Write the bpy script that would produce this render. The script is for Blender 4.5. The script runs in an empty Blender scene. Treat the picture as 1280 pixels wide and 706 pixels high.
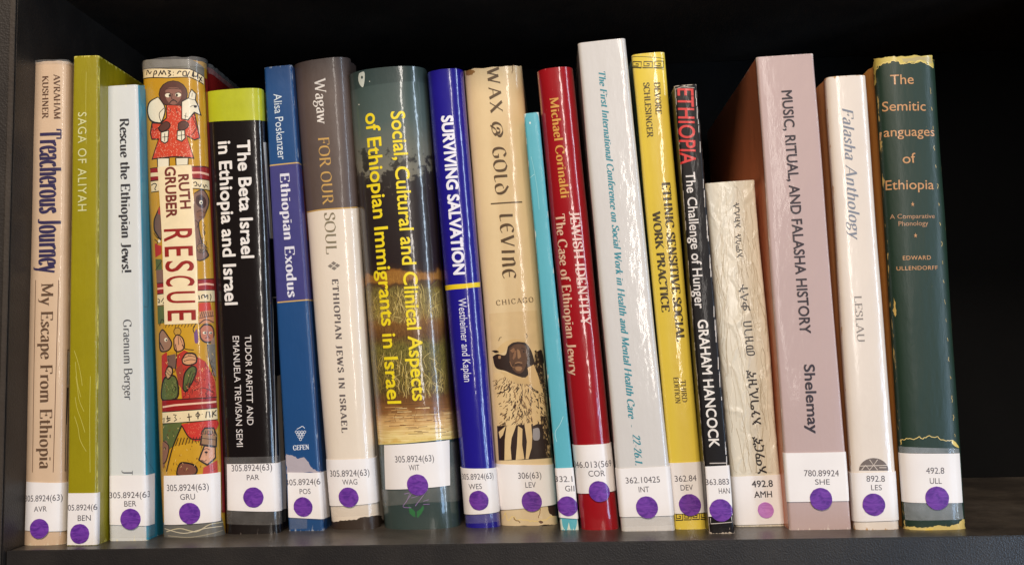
import bpy, bmesh, math, random
from mathutils import Vector, Matrix, noise
from mathutils.geometry import tessellate_polygon

scene = bpy.context.scene
COL = scene.collection
random.seed(7)

# ------------------------------------------------------------------ camera
F_PX = 1200.0
CX, CY = 640.0, 353.0
DIST = 0.48
CAM_Z = 0.0911
Yc = Vector(((700 - CX) / F_PX, -(445 - CY) / F_PX, -1.0)).normalized()
Uc = Vector((-0.028, 1.0, 0.0))
Zc = (Uc - Uc.dot(Yc) * Yc).normalized()
Xc = Yc.cross(Zc).normalized()
R = Matrix((Xc, Yc, Zc))            # camera -> world
CAM = Vector((0.0, -DIST, CAM_Z))
cam_data = bpy.data.cameras.new('camera')
cam_data.sensor_width = 36.0
cam_data.lens = F_PX / 1280 * 36.0
cam_data.clip_start = 0.01
cam_data.clip_end = 100
cam = bpy.data.objects.new('camera', cam_data)
cam.matrix_world = Matrix.Translation(CAM) @ R.to_4x4()
COL.objects.link(cam)
scene.camera = cam

# ------------------------------------------------------------------ world and lamps
world = bpy.data.worlds.new("World")
scene.world = world
world.use_nodes = True
bg = world.node_tree.nodes['Background']
bg.inputs[0].default_value = (1.0, 0.86, 0.74, 1)
bg.inputs[1].default_value = 0.03

def area_light(name, loc, target, sx, sy, power, color):
    l = bpy.data.lights.new(name, 'AREA')
    l.shape = 'RECTANGLE'; l.size = sx; l.size_y = sy
    l.energy = power; l.color = color
    o = bpy.data.objects.new(name, l)
    o.location = loc
    d = Vector(target) - Vector(loc)
    o.rotation_euler = d.to_track_quat('-Z', 'Y').to_euler()
    COL.objects.link(o)
    return o

area_light('ceiling_lamp', (-0.25, -1.75, 2.05), (0, 0, 0.12), 1.1, 0.7, 84, (1.0, 0.85, 0.70))
area_light('room_window', (1.60, -1.15, 0.1), (0.05, 0, 0.08), 0.16, 2.2, 17, (0.66, 0.82, 1.0))
area_light('aisle_lamp', (0.42, -2.0, 0.75), (0, 0, 0.12), 0.10, 1.5, 8.5, (1.0, 0.92, 0.84))

area_light('edge_tint_light', (1.75, -1.9, -0.45), (0.2, 0, 0.0), 0.35, 1.0, 11, (0.42, 0.66, 1.0))  # added cool light, low right, tints the right of the shelf's front edge blue

scene.view_settings.view_transform = 'Standard'
scene.view_settings.look = 'None'
scene.view_settings.exposure = 0.0
scene.view_settings.gamma = 1.0

# ------------------------------------------------------------------ materials
def lin(c):
    return tuple((x / 255 / 12.92) if x / 255 <= 0.04045 else ((x / 255 + 0.055) / 1.055) ** 2.4 for x in c)

def new_mat(name):
    m = bpy.data.materials.new(name)
    m.use_nodes = True
    nt = m.node_tree
    return m, nt, nt.nodes, nt.links, nt.nodes['Principled BSDF']

MC = {}
def wavy(N, L, tc, amp=0.22):
    """slow dents of handled paper and film, shared by cover and print"""
    mp = N.new('ShaderNodeMapping'); mp.inputs['Scale'].default_value = (1, 1, 0.45)
    L.new(tc.outputs['Object'], mp.inputs['Vector'])
    n = N.new('ShaderNodeTexNoise'); n.inputs['Scale'].default_value = 75; n.inputs['Detail'].default_value = 4; n.inputs['Roughness'].default_value = 0.55
    L.new(mp.outputs['Vector'], n.inputs['Vector'])
    b = N.new('ShaderNodeBump'); b.inputs['Strength'].default_value = amp; b.inputs['Distance'].default_value = 0.0016
    L.new(n.outputs['Fac'], b.inputs['Height'])
    return b.outputs['Normal']
def ink(rgb, rough=0.35, coat=0.5, name='ink', mottle=0.12):
    """flat printed colour with faint mottling"""
    key = (tuple(rgb), rough, coat, mottle)
    if key in MC:
        return MC[key]
    m, nt, N, L, P = new_mat(name)
    c = lin(rgb)
    tc = N.new('ShaderNodeTexCoord')
    nz = N.new('ShaderNodeTexNoise'); nz.inputs['Scale'].default_value = 160; nz.inputs['Detail'].default_value = 4
    L.new(tc.outputs['Object'], nz.inputs['Vector'])
    mx = N.new('ShaderNodeMix'); mx.data_type = 'RGBA'
    mx.inputs['A'].default_value = (*[x * (1 - mottle) for x in c], 1)
    mx.inputs['B'].default_value = (*[min(1, x * (1 + mottle)) for x in c], 1)
    L.new(nz.outputs['Fac'], mx.inputs['Factor'])
    L.new(mx.outputs['Result'], P.inputs['Base Color'])
    P.inputs['Roughness'].default_value = rough
    P.inputs['Coat Weight'].default_value = coat
    P.inputs['Coat Roughness'].default_value = 0.12
    w_ = wavy(N, L, tc)
    L.new(w_, P.inputs['Normal']); L.new(w_, P.inputs['Coat Normal'])
    MC[key] = m
    return m

def cover_mat(name, rgb, rough=0.4, coat=0.6, coat_rough=0.1, bump=0.15, bscale=220, wear=None, wear_amt=0.5,
              side=None, crinkle=0.0, stain=0.15, spec=0.5, stretch=(1, 1, 0.25)):
    """book covering; UV.x = mm across spine (0 centre), UV.y = metres up; attribute 'edge' = closeness to a worn edge"""
    m, nt, N, L, P = new_mat(name)
    c = lin(rgb)
    tc = N.new('ShaderNodeTexCoord')
    mp = N.new('ShaderNodeMapping'); mp.inputs['Scale'].default_value = stretch
    L.new(tc.outputs['Object'], mp.inputs['Vector'])
    n1 = N.new('ShaderNodeTexNoise'); n1.inputs['Scale'].default_value = 26; n1.inputs['Detail'].default_value = 8
    n1.inputs['Roughness'].default_value = 0.65
    L.new(tc.outputs['Object'], n1.inputs['Vector'])
    mx = N.new('ShaderNodeMix'); mx.data_type = 'RGBA'
    mx.inputs['A'].default_value = (*[x * (1 - stain) for x in c], 1)
    mx.inputs['B'].default_value = (*[min(1, x * (1 + stain)) for x in c], 1)
    L.new(n1.outputs['Fac'], mx.inputs['Factor'])
    col = mx.outputs['Result']
    if side:
        at = N.new('ShaderNodeAttribute'); at.attribute_name = 'sidem'
        m2 = N.new('ShaderNodeMix'); m2.data_type = 'RGBA'
        L.new(at.outputs['Fac'], m2.inputs['Factor'])
        L.new(col, m2.inputs['A']); m2.inputs['B'].default_value = (*lin(side), 1)
        col = m2.outputs['Result']
    if wear:
        at = N.new('ShaderNodeAttribute'); at.attribute_name = 'edge'
        n2 = N.new('ShaderNodeTexNoise'); n2.inputs['Scale'].default_value = 420; n2.inputs['Detail'].default_value = 6
        n2.inputs['Roughness'].default_value = 0.7
        L.new(mp.outputs['Vector'], n2.inputs['Vector'])
        ad = N.new('ShaderNodeMath'); ad.operation = 'MULTIPLY_ADD'
        L.new(at.outputs['Fac'], ad.inputs[0]); ad.inputs[1].default_value = 0.32 * wear_amt + 0.1
        L.new(n2.outputs['Fac'], ad.inputs[2])
        cr = N.new('ShaderNodeMapRange'); cr.inputs['From Min'].default_value = 0.70; cr.inputs['From Max'].default_value = 0.76
        L.new(ad.outputs[0], cr.inputs['Value'])
        m3 = N.new('ShaderNodeMix'); m3.data_type = 'RGBA'
        L.new(cr.outputs['Result'], m3.inputs['Factor'])
        L.new(col, m3.inputs['A']); m3.inputs['B'].default_value = (*lin(wear), 1)
        col = m3.outputs['Result']
    L.new(col, P.inputs['Base Color'])
    P.inputs['Roughness'].default_value = rough
    P.inputs['Specular IOR Level'].default_value = spec
    P.inputs['Coat Weight'].default_value = coat
    P.inputs['Coat Roughness'].default_value = coat_rough
    b = N.new('ShaderNodeBump'); b.inputs['Strength'].default_value = bump; b.inputs['Distance'].default_value = 0.0006
    n3 = N.new('ShaderNodeTexNoise'); n3.inputs['Scale'].default_value = bscale; n3.inputs['Detail'].default_value = 5
    L.new(mp.outputs['Vector'], n3.inputs['Vector'])
    L.new(n3.outputs['Fac'], b.inputs['Height'])
    L.new(wavy(N, L, tc), b.inputs['Normal'])
    nrm = b.outputs['Normal']
    if crinkle:
        nd = N.new('ShaderNodeTexNoise'); nd.inputs['Scale'].default_value = 70; nd.inputs['Detail'].default_value = 3
        L.new(tc.outputs['Object'], nd.inputs['Vector'])
        vm = N.new('ShaderNodeVectorMath'); vm.operation = 'MULTIPLY_ADD'; vm.inputs[1].default_value = (0.012, 0.012, 0.012)
        L.new(nd.outputs['Color'], vm.inputs[0]); L.new(tc.outputs['Object'], vm.inputs[2])
        mp2 = N.new('ShaderNodeMapping'); mp2.inputs['Scale'].default_value = (1, 0.3, 0.33); mp2.inputs['Rotation'].default_value = (0, 0.12, 0)
        L.new(vm.outputs[0], mp2.inputs['Vector'])
        v = N.new('ShaderNodeTexVoronoi'); v.feature = 'DISTANCE_TO_EDGE'; v.inputs['Scale'].default_value = 120
        L.new(mp2.outputs['Vector'], v.inputs['Vector'])
        cl = N.new('ShaderNodeMapRange'); cl.interpolation_type = 'SMOOTHSTEP'; cl.inputs['From Max'].default_value = 0.16
        cl.inputs['To Min'].default_value = 1; cl.inputs['To Max'].default_value = 0
        L.new(v.outputs['Distance'], cl.inputs['Value'])
        b2 = N.new('ShaderNodeBump'); b2.inputs['Strength'].default_value = crinkle; b2.inputs['Distance'].default_value = 0.0009
        L.new(cl.outputs['Result'], b2.inputs['Height']); L.new(nrm, b2.inputs['Normal'])
        nrm = b2.outputs['Normal']
    L.new(nrm, P.inputs['Normal'])
    L.new(nrm, P.inputs['Coat Normal'])
    return m

def page_mat():
    m, nt, N, L, P = new_mat('page_edges')
    tc = N.new('ShaderNodeTexCoord')
    mp = N.new('ShaderNodeMapping'); mp.inputs['Scale'].default_value = (3000, 6, 6)
    L.new(tc.outputs['Object'], mp.inputs['Vector'])
    n = N.new('ShaderNodeTexNoise'); n.inputs['Scale'].default_value = 1
    L.new(mp.outputs['Vector'], n.inputs['Vector'])
    mx = N.new('ShaderNodeMix'); mx.data_type = 'RGBA'
    mx.inputs['A'].default_value = (0.34, 0.27, 0.18, 1); mx.inputs['B'].default_value = (0.66, 0.58, 0.45, 1)
    L.new(n.outputs['Fac'], mx.inputs['Factor']); L.new(mx.outputs['Result'], P.inputs['Base Color'])
    P.inputs['Roughness'].default_value = 0.85
    return m
M_PAGE = page_mat()

def tape_mat(name, rgb, alpha, rough=0.15, bump=0.4):
    m, nt, N, L, P = new_mat(name)
    P.inputs['Base Color'].default_value = (*lin(rgb), 1)
    P.inputs['Roughness'].default_value = rough
    P.inputs['Coat Weight'].default_value = 0.6
    P.inputs['Coat Roughness'].default_value = 0.08
    tc = N.new('ShaderNodeTexCoord')
    n = N.new('ShaderNodeTexNoise'); n.inputs['Scale'].default_value = 120; n.inputs['Detail'].default_value = 6
    L.new(tc.outputs['Object'], n.inputs['Vector'])
    mr = N.new('ShaderNodeMapRange'); mr.inputs['From Min'].default_value = 0.3; mr.inputs['From Max'].default_value = 0.7
    mr.inputs['To Min'].default_value = alpha * 0.7; mr.inputs['To Max'].default_value = min(1, alpha * 1.3)
    L.new(n.outputs['Fac'], mr.inputs['Value']); L.new(mr.outputs['Result'], P.inputs['Alpha'])
    b = N.new('ShaderNodeBump'); b.inputs['Strength'].default_value = bump; b.inputs['Distance'].default_value = 0.0008
    n2 = N.new('ShaderNodeTexNoise'); n2.inputs['Scale'].default_value = 90; n2.inputs['Distortion'].default_value = 1.5
    L.new(tc.outputs['Object'], n2.inputs['Vector'])
    L.new(n2.outputs['Fac'], b.inputs['Height']); L.new(b.outputs['Normal'], P.inputs['Normal'])
    return m
M_TAPE = tape_mat('clear_tape_film', (205, 200, 195), 0.12)
M_TAPE_GREY = tape_mat('clouded_tape_film', (190, 195, 200), 0.36)
M_SLEEVE = tape_mat('plastic_sleeve_film', (190, 185, 180), 0.2, 0.2, 1.0)

def label_mat():
    m, nt, N, L, P = new_mat('label_paper')
    tc = N.new('ShaderNodeTexCoord')
    n = N.new('ShaderNodeTexNoise'); n.inputs['Scale'].default_value = 45; n.inputs['Detail'].default_value = 6
    L.new(tc.outputs['Object'], n.inputs['Vector'])
    mx = N.new('ShaderNodeMix'); mx.data_type = 'RGBA'
    mx.inputs['A'].default_value = (*lin((222, 216, 214)), 1); mx.inputs['B'].default_value = (*lin((240, 235, 232)), 1)
    L.new(n.outputs['Fac'], mx.inputs['Factor']); L.new(mx.outputs['Result'], P.inputs['Base Color'])
    P.inputs['Roughness'].default_value = 0.55; P.inputs['Coat Weight'].default_value = 0.25
    P.inputs['Coat Roughness'].default_value = 0.2
    b = N.new('ShaderNodeBump'); b.inputs['Strength'].default_value = 0.12; b.inputs['Distance'].default_value = 0.0006
    n2 = N.new('ShaderNodeTexNoise'); n2.inputs['Scale'].default_value = 60
    L.new(tc.outputs['Object'], n2.inputs['Vector'])
    L.new(n2.outputs['Fac'], b.inputs['Height']); L.new(b.outputs['Normal'], P.inputs['Normal'])
    return m
M_LABEL = label_mat()

def dot_mat(name, a, b_):
    m, nt, N, L, P = new_mat(name)
    tc = N.new('ShaderNodeTexCoord')
    mp = N.new('ShaderNodeMapping'); mp.inputs['Scale'].default_value = (1, 1, 2.5)
    L.new(tc.outputs['Object'], mp.inputs['Vector'])
    n = N.new('ShaderNodeTexNoise'); n.inputs['Scale'].default_value = 190; n.inputs['Detail'].default_value = 5; n.inputs['Distortion'].default_value = 1.2
    L.new(mp.outputs['Vector'], n.inputs['Vector'])
    mr = N.new('ShaderNodeMapRange'); mr.inputs['From Min'].default_value = 0.35; mr.inputs['From Max'].default_value = 0.68
    L.new(n.outputs['Fac'], mr.inputs['Value'])
    mx = N.new('ShaderNodeMix'); mx.data_type = 'RGBA'
    mx.inputs['A'].default_value = (*lin(a), 1); mx.inputs['B'].default_value = (*lin(b_), 1)
    L.new(mr.outputs['Result'], mx.inputs['Factor']); L.new(mx.outputs['Result'], P.inputs['Base Color'])
    P.inputs['Roughness'].default_value = 0.45; P.inputs['Coat Weight'].default_value = 0.4
    b = N.new('ShaderNodeBump'); b.inputs['Strength'].default_value = 0.3; b.inputs['Distance'].default_value = 0.0006
    L.new(n.outputs['Fac'], b.inputs['Height']); L.new(b.outputs['Normal'], P.inputs['Normal'])
    return m
M_DOT = dot_mat('purple_sticker', (82, 34, 132), (122, 62, 168))
M_DOT_PINK = dot_mat('pink_sticker', (176, 110, 184), (196, 132, 200))

def shelf_mat(name, base=(0.016, 0.012, 0.010), rough=0.5, bump=0.3, scale=1100, dust=0.3, spec=0.5):
    m, nt, N, L, P = new_mat(name)
    tc = N.new('ShaderNodeTexCoord')
    n = N.new('ShaderNodeTexNoise'); n.inputs['Scale'].default_value = 14; n.inputs['Detail'].default_value = 9
    n.inputs['Roughness'].default_value = 0.7
    L.new(tc.outputs['Object'], n.inputs['Vector'])
    mr = N.new('ShaderNodeMapRange'); mr.inputs['From Min'].default_value = 0.42; mr.inputs['From Max'].default_value = 0.75
    mr.inputs['To Max'].default_value = dust
    L.new(n.outputs['Fac'], mr.inputs['Value'])
    mx = N.new('ShaderNodeMix'); mx.data_type = 'RGBA'
    mx.inputs['A'].default_value = (*base, 1); mx.inputs['B'].default_value = (0.09, 0.075, 0.06, 1)
    L.new(mr.outputs['Result'], mx.inputs['Factor']); L.new(mx.outputs['Result'], P.inputs['Base Color'])
    P.inputs['Roughness'].default_value = rough
    P.inputs['Specular IOR Level'].default_value = spec
    v = N.new('ShaderNodeTexVoronoi'); v.inputs['Scale'].default_value = scale; v.feature = 'SMOOTH_F1'
    L.new(tc.outputs['Object'], v.inputs['Vector'])
    b = N.new('ShaderNodeBump'); b.inputs['Strength'].default_value = bump; b.inputs['Distance'].default_value = 0.0005
    L.new(v.outputs['Distance'], b.inputs['Height']); L.new(b.outputs['Normal'], P.inputs['Normal'])
    return m

# ------------------------------------------------------------------ setting: the shelf
def pivoted(o, p, ang):
    o.matrix_world = Matrix.Translation(Vector(p)) @ Matrix.Rotation(ang, 4, 'Y') @ Matrix.Translation(-Vector(p))

def chamfer_box(name, lo, hi, mat, ch=0.0007, kind='structure', parent=None):
    bm = bmesh.new()
    bmesh.ops.create_cube(bm, size=1)
    for v in bm.verts:
        v.co = Vector([(lo[i] + hi[i]) / 2 + v.co[i] * (hi[i] - lo[i]) for i in range(3)])
    bmesh.ops.bevel(bm, geom=bm.edges[:], offset=ch, segments=2, affect='EDGES')
    me = bpy.data.meshes.new(name); bm.to_mesh(me); bm.free()
    for p in me.polygons: p.use_smooth = False
    me.materials.append(mat)
    o = bpy.data.objects.new(name, me); COL.objects.link(o)
    if kind: o['kind'] = kind
    if parent: o.parent = parent
    return o

M_SHELF = shelf_mat('black_laminate')
M_SHELF_TOP = shelf_mat('black_laminate_top', base=(0.022, 0.018, 0.015), rough=0.36, bump=0.12, scale=500, dust=0.8)
M_BACK = shelf_mat('black_back_panel', base=(0.0018, 0.002, 0.0025), rough=0.6, bump=0.05, dust=0.01, spec=0.12)
M_BAND = shelf_mat('edge_banding', base=(0.05, 0.04, 0.033), rough=0.35, bump=0.3, scale=700, dust=0.5)
SX0, SX1 = -0.281, 0.36
chamfer_box('shelf_board', (SX0, 0.0, -0.032), (SX1, 0.212, 0.0), M_SHELF_TOP)
chamfer_box('shelf_front_edge', (SX0, -0.0012, -0.0322), (SX1, -0.0001, 0.0004), shelf_mat('grained_laminate', base=(0.013, 0.011, 0.0105), rough=0.4, bump=0.2, scale=1500, dust=0.2, spec=0.7), ch=0.0004)
pivoted(chamfer_box('side_panel', (SX0 - 0.022, -0.004, -0.2), (SX0 - 0.0005, 0.216, 0.36), M_SHELF, ch=0.0009), (SX0, 0, 0), 0.011)
pivoted(chamfer_box('side_panel_banding', (SX0 - 0.0035, -0.0049, -0.2), (SX0 - 0.0008, -0.0042, 0.36), M_BAND, ch=0.0002), (SX0, 0, 0), 0.011)
chamfer_box('right_side_panel', (SX1 + 0.0005, -0.002, -0.2), (SX1 + 0.02, 0.216, 0.36), M_SHELF, ch=0.0009)
chamfer_box('back_panel', (SX0 - 0.0004, 0.2125, -0.19), (SX1 + 0.0004, 0.219, 0.3395), M_BACK)
chamfer_box('upper_shelf', (SX0, 0.0, 0.302), (SX1, 0.212, 0.334), M_SHELF)
chamfer_box('lower_shelf', (SX0, 0.0, -0.18), (SX1, 0.212, -0.15), M_SHELF)

def shelf_pin():
    bm = bmesh.new()
    bmesh.ops.create_cone(bm, segments=16, radius1=0.0022, radius2=0.0022, depth=0.009, cap_ends=True)
    bmesh.ops.bevel(bm, geom=bm.edges[:], offset=0.0003, segments=1, affect='EDGES')
    m, nt, N, L, P = new_mat('nickel')
    P.inputs['Base Color'].default_value = (0.6, 0.55, 0.48, 1); P.inputs['Metallic'].default_value = 1; P.inputs['Roughness'].default_value = 0.3
    me = bpy.data.meshes.new('shelf_pin'); bm.to_mesh(me); bm.free(); me.materials.append(m)
    o = bpy.data.objects.new('shelf_pin', me); COL.objects.link(o)
    return o

# ------------------------------------------------------------------ rays
def ray(px, py):
    d = Vector(((px - CX) / F_PX, -(py - CY) / F_PX, -1.0))
    return (R @ d).normalized()
def on_y(px, py, Y):
    d = ray(px, py); t = (Y - CAM.y) / d.y
    return CAM + d * t
def on_z(px, py, Z):
    d = ray(px, py); t = (Z - CAM.z) / d.z
    return CAM + d * t

pin = shelf_pin()
pin.location = on_y(1134, 40, 0.2075); pin.rotation_euler = (math.pi / 2, 0, 0)
pin['label'] = 'tiny metal pin high on the dark back panel, above the rightmost book'; pin['category'] = 'shelf pin'

# ------------------------------------------------------------------ letters: skeleton roman
# widths and strokes in hundredths of the capital height; C = curve, L = straight; *k scales the pen
SF = {
'A': (72, "L36,100 8,0*.55;L36,100 66,0;L20,34 54,34*.8", "8,0 66,0"),
'B': (66, "L16,0 16,100;C16,98 44,97 52,76 42,56 16,53*1;C16,53 48,53 58,28 46,4 16,2*1", "16,0 16,100"),
'C': (72, "C62,76 54,92 38,99 16,84 9,50 16,16 38,1 54,8 64,24*1;L63,98 63,74*.5", ""),
'D': (76, "L16,0 16,100;C16,98 42,97 62,80 68,50 62,20 42,3 16,2*1", "16,0 16,100"),
'E': (64, "L16,0 16,100;L16,98 56,98;L16,52 42,52;L16,2 58,2;L56,98 56,80*.5;L58,2 58,22*.5;L42,62 42,42*.5", "16,0 16,100"),
'F': (60, "L16,0 16,100;L16,98 56,98;L16,52 42,52;L56,98 56,80*.5;L42,62 42,42*.5", "16,0 16,100"),
'G': (76, "C62,76 54,92 38,99 16,84 9,50 16,16 38,1 54,4 62,12*1;L63,98 63,76*.5;L62,40 62,5", "62,40"),
'H': (82, "L16,0 16,100;L66,0 66,100;L16,52 66,52", "16,0 16,100 66,0 66,100"),
'I': (34, "L17,0 17,100", "17,0 17,100"),
'J': (44, "C28,100 28,50 27,12 18,-4 4,-2*1", "28,100"),
'K': (74, "L16,0 16,100;L62,100 17,44*.6;L30,60 66,0", "16,0 16,100 62,100 66,0"),
'L': (60, "L16,0 16,100;L16,2 56,2;L56,2 56,24*.5", "16,0 16,100"),
'M': (92, "L16,0 16,100*.55;L16,100 46,8;L46,8 76,100*.55;L76,0 76,100", "16,0 16,100 76,0 76,100"),
'N': (80, "L16,0 16,100*.55;L16,100 64,2;L64,0 64,100*.55", "16,0 16,100 64,100"),
'O': (78, "C39,99 15,84 9,50 15,16 39,1 63,16 69,50 63,84 39,99*1", ""),
'P': (62, "L16,0 16,100;C16,98 46,97 56,74 44,50 16,48*1", "16,0 16,100"),
'R': (70, "L16,0 16,100;C16,98 44,97 54,76 44,54 16,51*1;L34,52 64,0", "16,0 16,100 64,0"),
'S': (56, "C46,78 40,94 27,99 11,86 14,66 30,54 46,40 46,14 28,1 14,8 9,24*1;L46,98 46,74*.5;L8,2 8,26*.5", ""),
'T': (66, "L33,0 33,100;L6,98 60,98;L6,98 6,78*.5;L60,98 60,78*.5", "33,0"),
'U': (78, "C16,100 16,50 17,16 38,1 58,14 62,40 62,100*1", "16,100 62,100"),
'V': (72, "L8,100 36,0;L64,100 36,0*.55", "8,100 64,100"),
'W': (100, "L8,100 30,0;L30,0 50,90*.55;L50,90 70,0;L70,0 92,100*.55", "8,100 92,100"),
'X': (70, "L8,100 62,0;L60,100 10,0*.55", "8,100 62,0 60,100 10,0"),
'Y': (68, "L8,100 34,48;L60,100 34,48*.55;L34,48 34,0", "8,100 60,100 34,0"),
'a': (46, "C10,54 20,66 32,62 34,50 34,12 38,3 44,4*1;C34,42 18,36 9,26 9,10 18,1 28,4 34,14*1", ""),
'b': (52, "L14,0 14,100;C14,50 26,66 40,58 46,33 40,8 28,1 14,10*1", "14,100l"),
'c': (44, "C37,54 28,65 15,56 9,33 15,9 28,1 40,12*1", ""),
'd': (54, "L40,0 40,100;C40,50 28,66 14,56 9,33 14,9 26,1 40,14*1", "40,100l 42,0r"),
'e': (46, "L11,37 39,37;C39,37 37,58 25,66 13,54 9,33 15,9 28,1 41,13*1", ""),
'f': (34, "C38,92 32,100 20,92 17,76 17,0*1;L6,64 32,64", "17,0"),
'g': (50, "C26,66 11,58 11,38 24,27 37,38 37,56 26,66*1;C18,29 11,18 22,12 40,8 42,-10 26,-26 8,-18 12,-2 20,10*.8;L36,60 48,64", ""),
'h': (56, "L14,0 14,100;C14,46 24,62 34,65 42,54 42,0*1", "14,0 42,0 14,100l"),
'i': (28, "L14,0 14,64;L14,82 14,90*1.25", "14,0 14,64l"),
'j': (28, "C16,64 16,10 14,-16 2,-26*1;L15,82 15,90*1.25", "16,64l"),
'k': (54, "L14,0 14,100;L42,64 15,28*.6;L24,38 46,0", "14,0 14,100l 42,64 46,0"),
'l': (28, "L14,0 14,100", "14,0 14,100l"),
'm': (84, "L14,0 14,64;C14,46 22,62 32,65 41,54 42,0*1;C42,46 50,62 60,65 69,54 70,0*1", "14,0 42,0 70,0 14,64l"),
'n': (56, "L14,0 14,64;C14,46 24,62 34,65 42,54 42,0*1", "14,0 42,0 14,64l"),
'o': (52, "C26,66 13,56 9,33 13,10 26,1 39,10 43,33 39,56 26,66*1", ""),
'p': (54, "L14,-30 14,64;C14,50 26,66 40,58 46,33 40,8 28,1 14,10*1", "14,-30 14,64l"),
'r': (40, "L14,0 14,64;C14,44 22,60 32,65 38,58*1", "14,0 14,64l"),
's': (40, "C32,52 28,62 20,66 10,56 14,42 28,30 32,12 20,1 12,5 8,16*1", ""),
't': (34, "C17,84 17,30 18,6 26,2 33,8*1;L6,64 31,64", ""),
'u': (56, "C14,64 14,30 16,8 26,1 36,8 42,22*1;L42,0 42,64", "14,64l 42,64l 44,0r"),
'v': (50, "L8,64 25,0;L42,64 25,0*.55", "8,64 42,64"),
'w': (72, "L8,64 22,0;L22,0 36,60*.55;L36,60 50,0;L50,0 64,64*.55", "8,64 64,64"),
'x': (50, "L8,64 42,0;L41,64 9,0*.55", "8,64 42,0 41,64 9,0"),
'y': (50, "L8,64 26,2;C42,64 28,8 20,-22 8,-24*.7", "8,64 42,64"),
'z': (46, "L8,64 38,64;L38,64 8,2;L8,2 40,2", ""),
',': (26, "C13,8 16,-4 8,-16*1.1", ""), '.': (26, "L13,0 13,9*1.2", ""),
'!': (30, "L15,30 15,100;L15,0 15,9*1.2", ""), '-': (36, "L6,32 30,32*1.2", ""), ' ': (30, "", ""),
'2': (54, "C10,76 18,96 34,97 42,78 34,50 10,3*1;L10,2 46,2*1.4", ""),
'6': (54, "C42,98 22,80 10,44 14,8 30,1 44,16 42,44 28,54 14,40*1", ""),
'1': (40, "L20,0 20,98;L20,98 8,86*.8", "20,0"),
'&': (84, "C60,46 66,20 44,-2 16,8 10,44 24,82 54,92 74,70 70,44 50,34*.9;C34,40 42,66 58,62 56,44 38,26 20,-14*.8", ""),
'|': (40, "L20,-22 20,118", ""),
'd1': (70, "C34,64 14,56 9,32 18,6 38,1 58,12 62,40 50,72 20,98*1", ""),
'e1': (60, "C54,88 30,98 12,74 10,40 20,8 38,1 56,12*1;L12,50 48,52*1.2", ""),
'l1': (54, "C18,98 18,40 20,6 34,1 52,6*1", "18,98"),
'n1': (64, "C14,0 16,60 14,92*1;C16,76 32,98 48,86 50,40 54,0*1", "14,0"),
'G1': (72, "C60,82 40,99 18,86 9,50 16,14 38,1 58,10 62,40*1;L44,42 68,42", ""),
}

def catmull(pts, n=7):
    P = [pts[0]] + pts + [pts[-1]]
    out = []
    for i in range(1, len(P) - 2):
        p0, p1, p2, p3 = P[i - 1], P[i], P[i + 1], P[i + 2]
        for k in range(n):
            t = k / n
            out.append(tuple(0.5 * ((2 * p1[j]) + (-p0[j] + p2[j]) * t + (2 * p0[j] - 5 * p1[j] + 4 * p2[j] - p3[j]) * t * t
                                    + (-p0[j] + 3 * p1[j] - 3 * p2[j] + p3[j]) * t ** 3) for j in (0, 1)))
    out.append(tuple(pts[-1]))
    return out

def ribbon(pts, wfun, layer):
    """list of quads (x,y,layer) along a polyline"""
    n = len(pts); L_, R_ = [], []
    for i in range(n):
        a = pts[max(0, i - 1)]; b = pts[min(n - 1, i + 1)]
        dx, dy = b[0] - a[0], b[1] - a[1]
        d = math.hypot(dx, dy) or 1
        dx, dy = dx / d, dy / d
        w = wfun(dx, dy) / 2
        L_.append((pts[i][0] - dy * w, pts[i][1] + dx * w)); R_.append((pts[i][0] + dy * w, pts[i][1] - dx * w))
    return [[(*R_[i], layer), (*R_[i + 1], layer), (*L_[i + 1], layer), (*L_[i], layer)] for i in range(n - 1)]

def serif_text(body, thick=0.17, thin=0.05, serif=0.10, xh=0.66, space=0.0, italic=0.0, nib=12):
    polys = []; x = 0.0
    i = 0
    nb = math.radians(nib)
    toks = []
    while i < len(body):
        if body[i] == '{':
            j = body.index('}', i); toks.append(body[i + 1:j]); i = j + 1
        else:
            toks.append(body[i]); i += 1
    for gi, ch in enumerate(toks):
        g = SF.get(ch) or SF.get(ch.upper()) or SF[' ']
        adv, strokes, serifs = g
        low = ch.islower() and len(ch) == 1
        def ym(y):
            y = y / 100
            if low and xh != 0.66:
                if 0 <= y <= 0.66: y = y / 0.66 * xh
                elif y > 0.66: y = xh + (y - 0.66) / 0.34 * (1 - xh)
            return y
        k = 0
        for st in strokes.split(';'):
            if not st: continue
            mul = 1.0
            body_ = st[1:]
            if '*' in body_:
                body_, m_ = body_.split('*'); mul = float(m_)
            pts = [tuple(float(v) for v in p.split(',')) for p in body_.split()]
            pts = [(p[0] / 100, ym(p[1])) for p in pts]
            if st[0] == 'C': pts = catmull(pts, 6)
            wf = lambda dx, dy: max(thin, thick * mul * abs(dx * math.sin(nb) - dy * math.cos(nb)))
            for q in ribbon(pts, wf, k):
                polys.append([(x + a + italic * b, b, c) for a, b, c in q])
            k += 1
        if serif > 0:
            for s in serifs.split():
                half = None
                if s[-1] in 'lr': half = s[-1]; s = s[:-1]
                sx, sy = [float(v) for v in s.split(',')]
                sx /= 100; sy = ym(sy); 
                a0 = sx - (serif if half != 'r' else 0); a1 = sx + (serif if half != 'l' else thick * 0.4)
                t = thin * 0.95
                yy = sy - t if sy > 0.3 else sy
                q = [(a0, yy), (a1, yy), (a1, yy + t), (a0, yy + t)]
                polys.append([(x + a + italic * b, b, k) for a, b in q]); k += 1
        x += adv / 100 + space
    return polys, x - space - 0.04

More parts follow.
